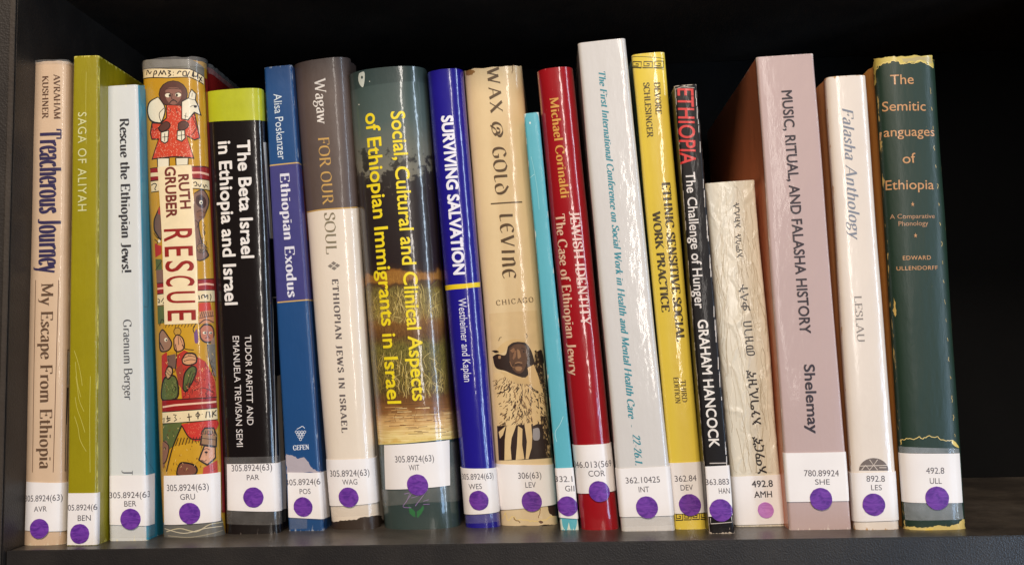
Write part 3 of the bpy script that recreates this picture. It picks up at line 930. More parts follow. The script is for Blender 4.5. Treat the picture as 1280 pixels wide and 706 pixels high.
random.seed(3)
ROBE = [(246, 362), (326, 366), (414, 406), (448, 566), (418, 576), (366, 548), (410, 690), (300, 682), (158, 698), (198, 572), (154, 572), (147, 538), (157, 478), (210, 482), (246, 444)]
def inside(x, y, P):
    c_ = False
    for (x1, y1), (x2, y2) in zip(P, P[1:] + P[:1]):
        if (y1 > y) != (y2 > y) and x < (x2 - x1) * (y - y1) / (y2 - y1) + x1: c_ = not c_
    return c_
for k in range(520):
    x = random.uniform(140, 450); y = random.uniform(365, 695)
    if not inside(x, y, ROBE): continue
    px_, py_ = A([(x, y)])[0]
    items.append(((228, 170, 140), 'line', [(px_, py_), (px_ + random.uniform(-.9, .9), py_ + random.uniform(.6, 1.4))], .6))
items += [
 ((138, 94, 80), 'blob', A([(236, 270), (260, 252), (310, 252), (336, 272), (334, 316), (310, 350), (286, 360), (256, 345), (238, 312)])),
 (WH, 'oval', (160 + 252 / 5.043, 60 + 300 / 5.043, 3.6, 2.6)), (WH, 'oval', (160 + 316 / 5.043, 60 + 297 / 5.043, 3.8, 2.6)),
 (DK, 'oval', (160 + 264 / 5.043, 60 + 301 / 5.043, 1.5, 1.8)), (DK, 'oval', (160 + 308 / 5.043, 60 + 299 / 5.043, 1.5, 1.8)),
 (DK, 'curve', A([(234, 288), (252, 282), (274, 292)]), .8), (DK, 'curve', A([(298, 290), (318, 280), (336, 288)]), .8), (DK, 'curve', A([(280, 290), (276, 322), (292, 326)]), .8),
 (DK, 'curve', A([(240, 262), (285, 256), (330, 262)]), .8), (DK, 'curve', A([(262, 350), (276, 334), (296, 332), (310, 346)]), 1.3),
 (DK, 'poly', A([(336, 336), (380, 312), (384, 288), (400, 258), (432, 290), (428, 326), (446, 366), (464, 430), (420, 412), (380, 460), (336, 452)])),
 (WH, 'poly', A([(342, 342), (386, 318), (390, 290), (401, 268), (425, 292), (421, 330), (439, 368), (454, 420), (416, 402), (376, 452), (342, 446)])),
 (DK, 'curve', A([(384, 320), (404, 326), (424, 328)]), .8), (DK, 'oval', (160 + 424 / 5.043, 60 + 371 / 5.043, 2.0, 1.5)), (DK, 'curve', A([(392, 374), (410, 364), (436, 366)]), .8),
 (DK, 'line', A([(366, 410), (360, 448)]), .7), (DK, 'line', A([(354, 428), (376, 434)]), .7), (DK, 'line', A([(405, 285), (402, 310)]), .6),
 (DK, 'blob', A([(208, 482), (240, 462), (268, 480), (258, 512), (214, 534), (190, 510)])), (BRN, 'blob', A([(212, 484), (240, 468), (262, 482), (252, 508), (216, 526), (198, 508)])),
 (DK, 'blob', A([(316, 474), (348, 458), (382, 474), (378, 502), (340, 526), (314, 512)])), (BRN, 'blob', A([(321, 478), (348, 465), (376, 477), (372, 500), (340, 518), (319, 508)])),
 (DK, 'poly', A([(206, 532), (260, 518), (254, 592), (232, 606), (206, 590)])), (WH, 'poly', A([(212, 536), (254, 524), (248, 588), (232, 598), (212, 586)])),
 (DK, 'poly', A([(308, 520), (360, 516), (364, 570), (340, 594), (306, 580)])), (WH, 'poly', A([(314, 526), (354, 522), (357, 568), (338, 586), (312, 576)])),
 (DK, 'line', A([(216, 564), (250, 560)]), .9), (DK, 'line', A([(232, 540), (232, 592)]), .9), (DK, 'line', A([(314, 554), (358, 548)]), .9), (DK, 'line', A([(336, 526), (338, 584)]), .9),
 (DK, 'curve', A([(152, 470), (162, 520), (196, 500)]), .8), (DK, 'curve', A([(400, 420), (430, 500), (400, 552)]), .8), (DK, 'line', A([(268, 384), (264, 410)]), .7), (DK, 'line', A([(304, 380), (312, 420)]), .7),
]
A2 = T(170, 180, 5.043)
items += [
 (DK, 'poly', A2([(132, 90), (212, 88), (212, 146), (136, 150)])), (WH, 'poly', A2([(139, 94), (206, 92), (206, 146), (140, 148)])),
 (DK, 'poly', A2([(246, 88), (332, 84), (330, 132), (250, 140)])), (WH, 'poly', A2([(254, 92), (326, 90), (324, 130), (256, 134)])),
 (RED, 'poly', A2([(92, 158), (250, 148), (440, 140), (478, 175), (478, 240), (360, 222), (94, 236)])),
 (CRM, 'poly', A2([(94, 184), (140, 180), (140, 204), (94, 208)])), ((226, 176, 150), 'line', A2([(350, 182), (400, 180), (460, 196)]), 3.0),
 (DK, 'line', A2([(90, 156), (140, 150)]), 1.1), (DK, 'line', A2([(350, 142), (440, 146), (478, 176)]), 1.2), (DK, 'line', A2([(92, 236), (140, 228)]), 1.1), (DK, 'line', A2([(350, 216), (440, 226), (480, 244)]), 1.1),
 (CRM, 'poly', A2([(94, 240), (480, 250), (480, 300), (440, 284), (360, 282), (100, 304)])),
 (DK, 'line', A2([(98, 305), (145, 298)]), 1.0), (DK, 'line', A2([(355, 280), (420, 284), (470, 300)]), 1.0),
 (DK, 'curve', A2([(98, 262), (116, 250), (130, 258), (120, 284), (128, 290)]), 1.4), (DK, 'curve', A2([(360, 246), (378, 240), (384, 260), (368, 264)]), 1.3), (DK, 'curve', A2([(392, 252), (402, 270), (412, 250)]), 1.2),
 (DK, 'curve', A2([(424, 256), (432, 276), (440, 258), (452, 274)]), 1.2),
 # figures right and left of the title panel
 (DK, 'blob', A2([(366, 310), (420, 284), (456, 330), (462, 380), (430, 460), (398, 500), (420, 620), (460, 706), (366, 706)])),
 ((124, 92, 78), 'blob', A2([(366, 316), (418, 292), (450, 332), (455, 378), (424, 456), (392, 500), (412, 624), (450, 704), (366, 700)])),
 ((72, 44, 36), 'blob', A2([(380, 330), (412, 320), (444, 360), (432, 402), (396, 396), (376, 366)])), (WH, 'oval', (170 + 410 / 5.043, 180 + 368 / 5.043, 2.2, 2.6)), (DK, 'oval', (170 + 412 / 5.043, 180 + 370 / 5.043, 1.1, 1.3)),
 ((124, 84, 60), 'blob', A2([(384, 420), (410, 410), (438, 430), (430, 466), (398, 474), (380, 450)])), (DK, 'curve', A2([(384, 430), (410, 420), (436, 440), (420, 462), (396, 456)]), .8),
 (DK, 'curve', A2([(390, 348), (404, 340), (420, 348), (434, 340)]), 1.0), (DK, 'curve', A2([(372, 480), (392, 500), (384, 530)]), 1.0),
 (DK, 'oval', (170 + 412 / 5.043, 180 + 656 / 5.043, 6.2, 6.0)), ((150, 116, 84), 'oval', (170 + 412 / 5.043, 180 + 656 / 5.043, 5.3, 5.1)),
 (DK, 'curve', A2([(390, 650), (412, 640), (434, 652)]), .7), (DK, 'curve', A2([(390, 664), (412, 672), (434, 662)]), .7), (DK, 'line', A2([(412, 632), (412, 680)]), .7),
 (DK, 'blob', A2([(150, 390), (128, 440), (112, 480), (112, 540), (128, 570), (160, 600)])), ((110, 84, 72), 'blob', A2([(152, 400), (134, 444), (119, 482), (119, 536), (134, 562), (160, 590)])),
 ((176, 46, 40), 'poly', A2([(118, 640), (160, 640), (160, 690), (122, 706)])), ((170, 60, 50), 'poly', A2([(142, 400), (160, 400), (160, 450), (138, 440)])),
 (DK, 'curve', A2([(112, 560), (134, 590), (156, 596)]), 1.2), (DK, 'curve', A2([(116, 600), (136, 620), (120, 640)]), 1.2), (WH, 'oval', (170 + 146 / 5.043, 180 + 612 / 5.043, 1.6, 2)),
]
A3 = T(170, 300, 5.043)
items += [
 ((176, 46, 40), 'poly', A3([(118, 20), (160, 40), (156, 90), (122, 110)])), (GRN, 'poly', A3([(122, 120), (160, 120), (164, 190), (126, 190)])), (DK, 'curve', A3([(122, 190), (150, 150), (164, 130)]), 1.0),
 ((124, 92, 78), 'poly', A3([(126, 190), (170, 186), (174, 268), (130, 272)])),
 (RED, 'poly', A3([(132, 274), (500, 244), (504, 316), (400, 318), (134, 342)])), ((226, 176, 150), 'line', A3([(134, 308), (180, 302)]), 2.6), ((226, 176, 150), 'line', A3([(394, 282), (440, 276), (490, 282)]), 2.6),
 (DK, 'line', A3([(132, 274), (180, 268)]), 1.1), (DK, 'line', A3([(390, 250), (490, 244)]), 1.1), (DK, 'line', A3([(134, 342), (180, 338)]), 1.1), (DK, 'line', A3([(392, 318), (496, 316)]), 1.1),
 (CRM, 'poly', A3([(134, 346), (400, 320), (498, 318), (500, 390), (136, 416)])), (DK, 'line', A3([(136, 416), (190, 408)]), 1.0), (DK, 'line', A3([(392, 390), (500, 388)]), 1.0),
 (DK, 'curve', A3([(138, 370), (150, 380), (146, 396), (140, 386)]), 1.3), (DK, 'curve', A3([(160, 390), (176, 366), (184, 380), (170, 400)]), 1.3), (DK, 'line', A3([(396, 348), (400, 376)]), 1.5),
 (DK, 'curve', A3([(416, 370), (414, 350), (430, 346), (434, 362), (450, 346), (452, 372)]), 1.4), (DK, 'curve', A3([(466, 340), (472, 356), (468, 380)]), 1.4),
 ((196, 60, 44), 'poly', A3([(396, 396), (466, 392), (476, 440), (396, 452)])), (GRN, 'poly', A3([(136, 420), (182, 414), (186, 520), (140, 530)])),
 (G_, 'poly', A3([(180, 520), (390, 514), (392, 706), (180, 706)])),
 ((196, 132, 92), 'poly', A3([(398, 452), (490, 440), (492, 520), (396, 530)])),
]
for k in range(7): items.append((DK, 'line', A3([(404 + k * 12, 484), (416 + k * 11, 450)]), .9))
for k in range(10): items.append((DK, 'line', A3([(186 + k * 20, 552 - (k % 3) * 4), (196 + k * 20, 526)]), .9))
items += [
 (DK, 'line', A3([(398, 492), (490, 476)]), .9), (DK, 'curve', A3([(396, 530), (440, 500), (490, 520)]), 1.2),
 # woman right
 (DK, 'blob', A3([(398, 560), (430, 528), (476, 536), (494, 580), (486, 640), (440, 648), (404, 620)])), ((184, 112, 84), 'blob', A3([(406, 562), (432, 538), (472, 545), (486, 582), (478, 630), (440, 638), (412, 614)])),
 (WH, 'oval', (170 + 432 / 5.043, 300 + 584 / 5.043, 2.4, 1.8)), (DK, 'oval', (170 + 436 / 5.043, 300 + 584 / 5.043, 1.1, 1.3)), (WH, 'oval', (170 + 470 / 5.043, 300 + 584 / 5.043, 2, 1.6)), (DK, 'oval', (170 + 472 / 5.043, 300 + 585 / 5.043, 1, 1.2)),
 (DK, 'curve', A3([(452, 570), (450, 600), (460, 604)]), .8), (DK, 'curve', A3([(436, 618), (452, 612), (468, 618)]), .9), ((150, 120, 100), 'poly', A3([(470, 640), (494, 600), (500, 706), (480, 706)])),
 (DK, 'curve', A3([(376, 600), (360, 560), (380, 524)]), 1.2), ((110, 70, 120), 'blob', A3([(366, 590), (384, 560), (392, 640), (372, 646)])),
 # vessel in the middle
 (DK, 'oval', (170 + 262 / 5.043, 300 + 576 / 5.043, 5, 5.4)), ((184, 140, 60), 'oval', (170 + 262 / 5.043, 300 + 576 / 5.043, 4.1, 4.5)),
 (DK, 'blob', A3([(236, 620), (262, 592), (300, 620), (308, 680), (270, 706), (240, 690)])), ((206, 150, 110), 'blob', A3([(243, 624), (262, 600), (293, 624), (300, 676), (270, 698), (247, 684)])), (DK, 'line', A3([(266, 600), (270, 660)]), .8), (DK, 'line', A3([(276, 610), (292, 650)]), .7),
 # man left
 (DK, 'blob', A3([(146, 590), (170, 560), (210, 610), (230, 650), (216, 690), (180, 706), (150, 690)])), ((150, 112, 90), 'blob', A3([(152, 594), (170, 570), (204, 614), (222, 650), (210, 684), (180, 698), (156, 684)])),
 (WH, 'oval', (170 + 190 / 5.043, 300 + 628 / 5.043, 2, 2.4)), (DK, 'oval', (170 + 193 / 5.043, 300 + 630 / 5.043, 1, 1.2)), (DK, 'curve', A3([(150, 640), (160, 660), (176, 690)]), 1.6), (DK, 'curve', A3([(150, 540), (164, 500), (184, 520)]), 1.2),
]
A4 = T(170, 430, 4.153)
items += [
 ((176, 52, 40), 'poly', A4([(210, 60), (250, 30), (310, 60), (360, 90), (410, 190), (418, 278), (240, 284), (214, 150)])),
 (G_, 'poly', A4([(216, 150), (232, 180), (238, 284), (218, 284), (212, 200)])),
 ((176, 46, 40), 'poly', A4([(134, 60), (160, 40), (176, 120), (150, 170), (136, 210)])), ((110, 84, 72), 'poly', A4([(160, 60), (206, 50), (210, 130), (192, 124), (166, 112)])), ((150, 60, 44), 'poly', A4([(206, 130), (240, 100), (246, 150), (236, 230), (222, 210)])),
 (DK, 'blob', A4([(134, 210), (150, 170), (200, 160), (222, 210), (216, 280), (136, 290)])), (GRN, 'blob', A4([(140, 214), (154, 178), (198, 168), (214, 212), (208, 274), (140, 284)])),
 (DK, 'blob', A4([(240, 230), (250, 150), (290, 110), (318, 130), (300, 190), (260, 250)])), (GRN, 'blob', A4([(247, 226), (257, 154), (290, 118), (310, 132), (294, 186), (260, 238)])),
 (DK, 'blob', A4([(236, 78), (262, 44), (310, 50), (316, 96), (276, 112), (244, 104)])), ((204, 150, 108), 'blob', A4([(243, 80), (264, 52), (304, 57), (309, 92), (276, 105), (248, 98)])),
 (DK, 'curve', A4([(246, 72), (276, 62), (308, 66)]), .8), (DK, 'curve', A4([(250, 88), (280, 80), (310, 82)]), .8),
 (DK, 'blob', A4([(150, 150), (166, 112), (192, 124), (190, 160), (166, 184)])), ((190, 150, 110), 'blob', A4([(155, 150), (168, 120), (186, 130), (184, 158), (166, 176)])), (DK, 'line', A4([(164, 130), (184, 150)]), .7), (DK, 'line', A4([(158, 142), (180, 164)]), .7),
 ((120, 112, 100), 'poly', A4([(372, 0), (410, 0), (416, 170), (396, 160)])), (DK, 'curve', A4([(370, 0), (380, 80), (414, 190)]), 1.2), (DK, 'curve', A4([(240, 0), (256, 24), (300, 30)]), 1.2), (DK, 'curve', A4([(206, 0), (212, 60), (206, 130)]), 1.2),
 (DK, 'curve', A4([(300, 240), (350, 226), (400, 250)]), .9), (DK, 'line', A4([(262, 220), (286, 140)]), .8), (DK, 'line', A4([(272, 224), (296, 156)]), .8),
 (RED, 'poly', A4([(136, 290), (416, 276), (420, 332), (138, 352)])), (DK, 'line', A4([(136, 290), (418, 274)]), 1.4), ((228, 186, 158), 'line', A4([(140, 326), (200, 316), (300, 308), (416, 298)]), 2.4), (DK, 'line', A4([(138, 352), (420, 330)]), 1.3),
 (CRM, 'poly', A4([(138, 354), (420, 332), (422, 390), (140, 412)])), (DK, 'line', A4([(140, 412), (422, 390)]), 1.3),
]
for gx, st in ((140, [(0, 26), (8, 20), (6, 44)]), (160, [(4, 10), (8, 40)]), (158, [(0, 26), (22, 22)]), (160, [(0, 42), (20, 30)]), (194, [(0, 8), (16, 10), (8, 22), (18, 34), (4, 42)]), (226, [(0, 12), (3, 13)]), (228, [(0, 30), (3, 31)]),
               (268, [(6, 8), (10, 48)]), (266, [(0, 28), (24, 24)]), (312, [(10, 2), (10, 42)]), (310, [(0, 20), (10, 8), (22, 18), (12, 32), (0, 22)]), (342, [(0, 18), (3, 19)]), (362, [(0, 40), (4, 8), (18, 8), (22, 38)]), (396, [(0, 40), (2, 8)]), (396, [(2, 22), (20, 2)]), (398, [(0, 22), (18, 32)])):
    base = 362 - (gx - 140) * 0.09
    items.append((DK, 'line', A4([(gx + a, base + c_) for a, c_ in st]), 1.4))
for k in range(26):    # folds and hatching of the robes
    x = random.uniform(150, 400); y = random.uniform(90, 262)
    items.append((DK, 'curve', A4([(x, y), (x + random.uniform(-8, 14), y + 14), (x + random.uniform(-12, 16), y + 28)]), .6))
for k in range(14):
    x = random.uniform(392, 450); y = random.uniform(480, 690)
    items.append((DK, 'curve', A2([(x, y), (x + 8, y + 12), (x + 2, y + 28)]), .6))
for k in range(70):
    x = random.uniform(140, 412); y = random.uniform(36, 268)
    items.append((random.choice((DK, DK, (110, 24, 22), (226, 190, 120))), 'line', A4([(x, y), (x + random.uniform(-6, 8), y + random.uniform(6, 16))]), random.uniform(.4, .8)))
items += [
 (GRN, 'poly', A4([(140, 416), (240, 404), (200, 520), (160, 560), (142, 500)])), ((192, 50, 40), 'blob', A4([(236, 414), (330, 402), (420, 396), (414, 440), (330, 500), (270, 480)])),
 (DK, 'curve', A4([(238, 420), (190, 540), (160, 660)]), 1.6), (DK, 'curve', A4([(240, 424), (280, 486), (336, 492)]), 1.6),
 (G_, 'poly', A4([(196, 530), (340, 500), (330, 600), (250, 676), (164, 684)])),
 ((140, 96, 74), 'blob', A4([(140, 510), (158, 500), (172, 540), (158, 600), (142, 640)])), (DK, 'curve', A4([(144, 500), (172, 530), (160, 600), (144, 620)]), 1.3), (DK, 'oval', (170 + 152 / 4.153, 430 + 540 / 4.153, 1.2, 1.6)),
 (DK, 'poly', A4([(340, 450), (356, 430), (404, 430), (420, 470), (418, 534), (330, 524)])), ((150, 112, 78), 'poly', A4([(347, 454), (360, 438), (400, 438), (412, 472), (411, 526), (340, 516)])),
 (DK, 'line', A4([(340, 462), (418, 472)]), .9), (DK, 'line', A4([(338, 486), (418, 496)]), .9), (DK, 'poly', A4([(352, 524), (412, 530), (414, 590), (370, 630), (340, 612), (322, 600)])), ((206, 150, 116), 'poly', A4([(358, 530), (406, 536), (408, 586), (370, 620), (346, 606), (332, 598)])),
 (DK, 'oval', (170 + 364 / 4.153, 430 + 560 / 4.153, 2, 1.4)), (DK, 'curve', A4([(350, 548), (366, 540), (382, 548)]), .8), (DK, 'curve', A4([(340, 600), (356, 606), (366, 598)]), .8),
 (DK, 'blob', A4([(214, 640), (236, 610), (300, 620), (322, 650), (300, 680), (216, 684)])), ((120, 74, 58), 'blob', A4([(221, 642), (240, 618), (296, 628), (313, 652), (296, 674), (222, 676)])), ((180, 60, 50), 'poly', A4([(350, 640), (420, 600), (424, 672), (346, 680)])),
]
for k in range(60):
    x = random.uniform(146, 412); y = random.uniform(420, 660)
    items.append((random.choice((DK, DK, (120, 30, 24), (226, 190, 120))), 'line', A4([(x, y), (x + random.uniform(-6, 6), y + random.uniform(5, 14))]), random.uniform(.4, .7)))
for k in range(8): items.append((DK, 'line', A4([(206 + k * 17, 526 - k * 3 + (k % 2) * 5), (220 + k * 16, 486 - k * 1)]), .9))
for k in range(7): items.append((DK, 'line', A4([(350 + k * 9, 466), (352 + k * 9, 448)]), .8))
for k in range(150):
    x = random.uniform(236, 410); y = random.uniform(120, 270)
    if y < 210 and x < 320 - 0: continue
    px_, py_ = A4([(x, y)])[0]
    items.append(((222, 120, 90), 'line', [(px_, py_), (px_ + random.uniform(-.8, .8), py_ + random.uniform(.5, 1.2))], .55))
for k in range(60):
    px_, py_ = A4([(random.uniform(270, 400), random.uniform(410, 470))])[0]
    items.append(((222, 120, 90), 'line', [(px_, py_), (px_ + random.uniform(-.8, .8), py_ + .9)], .55))
for k in range(50):
    px_, py_ = A4([(random.uniform(146, 210), random.uniform(186, 276))])[0]
    items.append(((140, 140, 84), 'line', [(px_, py_), (px_ + random.uniform(-.8, .8), py_ + .9)], .55))
art(b, 'folk_painting', items)
art(b, 'grey_foot', [((104, 102, 96), 'poly', [(204, 652), (277, 646), (282, 668), (206, 676)]), ((190, 180, 150), 'curve', [(208, 664), (225, 660), (245, 664), (262, 655), (279, 652)], 1.3), ((210, 200, 176), 'curve', [(206, 660), (230, 666), (256, 660), (278, 657)], .9), ((150, 142, 124), 'curve', [(210, 669), (236, 671), (262, 667), (279, 662)], 1.1)])
art(b, 'cover_border', [((128, 26, 24), 'poly', [(255.5, 98), (259, 100), (281, 640), (277, 640), (272.5, 470)]), (DK, 'line', [(255.2, 97), (271, 380), (277, 640)], 1.0)], off=0.00025)
art(b, 'title_panel', [((232, 212, 172), 'poly', A2([(138, 148), (350, 132), (358, 300), (380, 706), (386, 760), (392, 1130), (182, 1138), (164, 560)]))], off=0.00027)
b.text('RUTH', (223, 219), (226, 261), 12.4, (112, 44, 34), name='author_lettering', bold=0.03, off=0.00031)
b.text('GRUBER', (206.5, 209.5), (208.5, 272), 12.6, (112, 44, 34), name='author_lettering', bold=0.03, off=0.00031)
bb = b
for ch, y0, y1, x_ in (('R', 287, 302, 205.5), ('E', 309, 321, 206.4), ('S', 327, 340, 207.4), ('C', 345.5, 358, 208.2), ('U', 365, 379, 209.2), ('E', 388.5, 401, 210.2)):
    b.text(ch, (x_, y0), (x_ + .4, y1), 34, (146, 32, 28), bold=0.0 if 0 else 0.01, off=0.00031)
b.sticker([(206, 594), (274.5, 589.5), (275.5, 650), (206.4, 655)], [('305.8924(63)', 210, 261, 613, 8), ('GRU', 226, 244.4, 624, 7)], (237.4, 641), 13.2, off=0.00046)

# ---- 5 black with yellow-green head band
m = cover_mat('black_gloss_card', (20, 14, 14), rough=0.25, coat=1.0, coat_rough=0.05, wear=(120, 110, 104), wear_amt=0.15, bump=0.06, stain=0.2)
b = B(PB, 'black glossy book with a yellow-green band at its head, right of the folk painting book', (259, 121), (329, 120), (284, 667), (352, 664),
      bulge=0.006, p=3.0, mat=m, hard=True, seed=5, groove=0.0006)
art(b, 'head_band', [((172, 176, 24), 'poly', [(256, 118), (332, 117), (333, 151.6), (328, 151.2), (300, 151), (262, 153), (255, 153)])])
b.text('The Beta Israel', (296.5, 176.4), (302.2, 322.5), 15.4, (226, 220, 214), bold=0.024)
b.text('in Ethiopia and Israel', (273, 178), (281.8, 381), 15.2, (226, 220, 214), bold=0.024)
b.text('TUDOR PARFITT AND', (306, 419), (309, 531), 7.8, (216, 208, 204), name='author_lettering')
b.text('EMANUELA TREVISAN SEMI', (290.8, 420), (296, 558), 7.8, (216, 208, 204), name='author_lettering')
art(b, 'cover_frame', [((206, 198, 188), 'poly', [(329, 178), (334, 178), (341, 298), (337, 298)]), ((206, 198, 190), 'line', [(344.6, 590), (340.6, 371.6), (346.6, 371.6)], 1.1),
     ((150, 140, 128), 'poly', [(347, 470), (351, 468), (356, 588), (349, 588)])])
b.sticker([(284, 579.5), (357, 574.5), (357.4, 635), (285, 637)], [('305.8924(63)', 290, 340, 588.6, 8), ('PAR', 309, 324.4, 599.6, 6.6)], (317, 621), 12.6,
          tape=[(281, 571), (357, 566), (357.6, 651), (284, 654)])

# ---- 6 blue
m = cover_mat('blue_card', (26, 70, 120), rough=0.35, coat=0.6, coat_rough=0.1, wear=(150, 160, 176), wear_amt=0.35, bump=0.12, stain=0.12)
b = B(PB, 'slim blue paperback with two thin gold lines and a small grape emblem near its foot', (330.6, 84), (365.5, 82), (361, 663), (405.5, 660),
      bulge=0.0018, p=8, mat=m, hard=False, seed=6, depth=0.158)
art(b, 'title_field', [((58, 56, 116), 'poly', [(336, 208), (377, 206), (393, 375.5), (346, 378)]), ((196, 160, 92), 'line', [(336.6, 208), (377, 206.2)], 1.8), ((196, 160, 92), 'line', [(347, 378), (393.4, 375.6)], 1.7)])
art(b, 'cover_picture', [((132, 70, 66), 'poly', [(376.5, 212), (379.6, 212), (394.6, 372), (390.6, 372)])])
b.text('Alisa Poskanzer', (342, 118), (347.6, 200), 10, (206, 216, 222), name='author_lettering', bold=0.0)
b.text('Ethiopian Exodus', (349.8, 216), (359.8, 371), 12, (214, 212, 222), serif=dict(thick=0.17, thin=0.06, serif=0.07))
gr = []
for r_, n_ in ((0, 4), (1, 3), (2, 2), (3, 1)):
    for k in range(n_):
        cx, cy = 375.6 + (k - (n_ - 1) / 2) * 3.5, 539.5 + r_ * 3.1
        gr.append(((214, 218, 226), 'line', [(cx + 1.5 * math.cos(a), cy + 1.5 * math.sin(a)) for a in [j * math.pi / 4 for j in range(9)]], .7))
gr.append(((214, 218, 226), 'curve', [(371, 536), (375, 534), (378, 532.5), (381, 535)], .9))
art(b, 'grape_emblem', gr)
b.text('GEFEN', (366.6, 562.4), (386.4, 561), 6, (214, 218, 226), name='publisher_lettering', horiz=True, serif=dict(thick=0.2, thin=0.08, serif=0.08))
art(b, 'torn_patch', [((170, 160, 166), 'poly', [(358, 567), (366, 569), (372, 573), (380, 571), (386, 578), (391, 586), (403, 590), (358, 592)])])
b.sticker([(359.6, 590), (410, 587), (411.6, 645), (361, 646)], [('305.8924(6', 358.4, 400, 606, 7.4), ('POS', 375, 388.6, 617, 6.4)], (379, 633), 12,
          tape=[(362, 646), (384, 645), (384, 660), (362, 661)])

# ---- 7 brown over cream
m = cover_mat('cream_jacket_paper', (222, 208, 190), rough=0.32, coat=0.8, coat_rough=0.08, bump=0.08, stain=0.06, wear=(150, 130, 110), wear_amt=0.1)
b = B(HB, 'hardcover with brown top third above a cream spine, left of the wide green book', (369, 89), (438, 87), (415.5, 660), (475.5, 656),
      bulge=0.009, p=2.6, mat=m, jacket=cover_mat('dark_cloth', (40, 34, 30), coat=0, wear=(150, 120, 60)), seed=7, groove=0.0008, jag=0.001, jagb=0.003)
art(b, 'brown_field', [((86, 72, 66), 'poly', [(360, 86), (445, 83), (455, 258.6), (447, 259), (420, 260.5), (386, 264.6), (380, 265)]), ((190, 150, 80), 'curve', [(383, 265.5), (400, 262.4), (420, 260.8), (447, 259.2)], 1.8)])
b.text('Wagaw', (393, 99), (397, 155), 13.5, (216, 208, 200), name='author_lettering', serif=dict(thick=0.13, thin=0.06, serif=0.08))
b.text('FOR OUR', (397.6, 171.5), (403.6, 255), 13.4, (190, 150, 82), serif=dict(thick=0.13, thin=0.05, serif=0.08))
b.text('SOUL', (405, 265.5), (407.8, 317), 13.4, (128, 116, 92), serif=dict(thick=0.13, thin=0.05, serif=0.08))
b.text('❖', (411, 327), (412, 338), 11, (130, 120, 110), name='ornament')
b.text('ETHIOPIAN JEWS IN ISRAEL', (415, 348.5), (427.4, 540), 7.4, (96, 86, 84), serif=dict(thick=0.2, thin=0.09, serif=0.09, space=0.12))
art(b, 'worn_foot', [((52, 40, 32), 'poly', [(413, 651), (425, 650), (440, 649.4), (452, 646), (478, 644), (478, 661), (413, 663)])])
b.sticker([(408.8, 573.6), (471, 569), (473.6, 625.6), (411, 630.4)], [('305.8924(63)', 414, 461.5, 595, 7.8), ('WAG', 428.5, 447, 605.4, 6.6)], (436, 621), 12.2,
          tape=[(410, 626), (474, 622), (474, 640), (412, 643)])

# ---- 8 wide green with lake photograph
m = cover_mat('dark_green_card', (54, 68, 66), rough=0.28, coat=0.9, coat_rough=0.06, bump=0.08, stain=0.1)
b = B(HB, 'widest book, dark green glossy spine with a reedy lake photograph and bold yellow title', (436, 92), (533, 87), (481, 660), (576, 656),
      bulge=0.014, p=2.3, mat=m, hard=True, seed=8, groove=0.0006, depth=0.165)

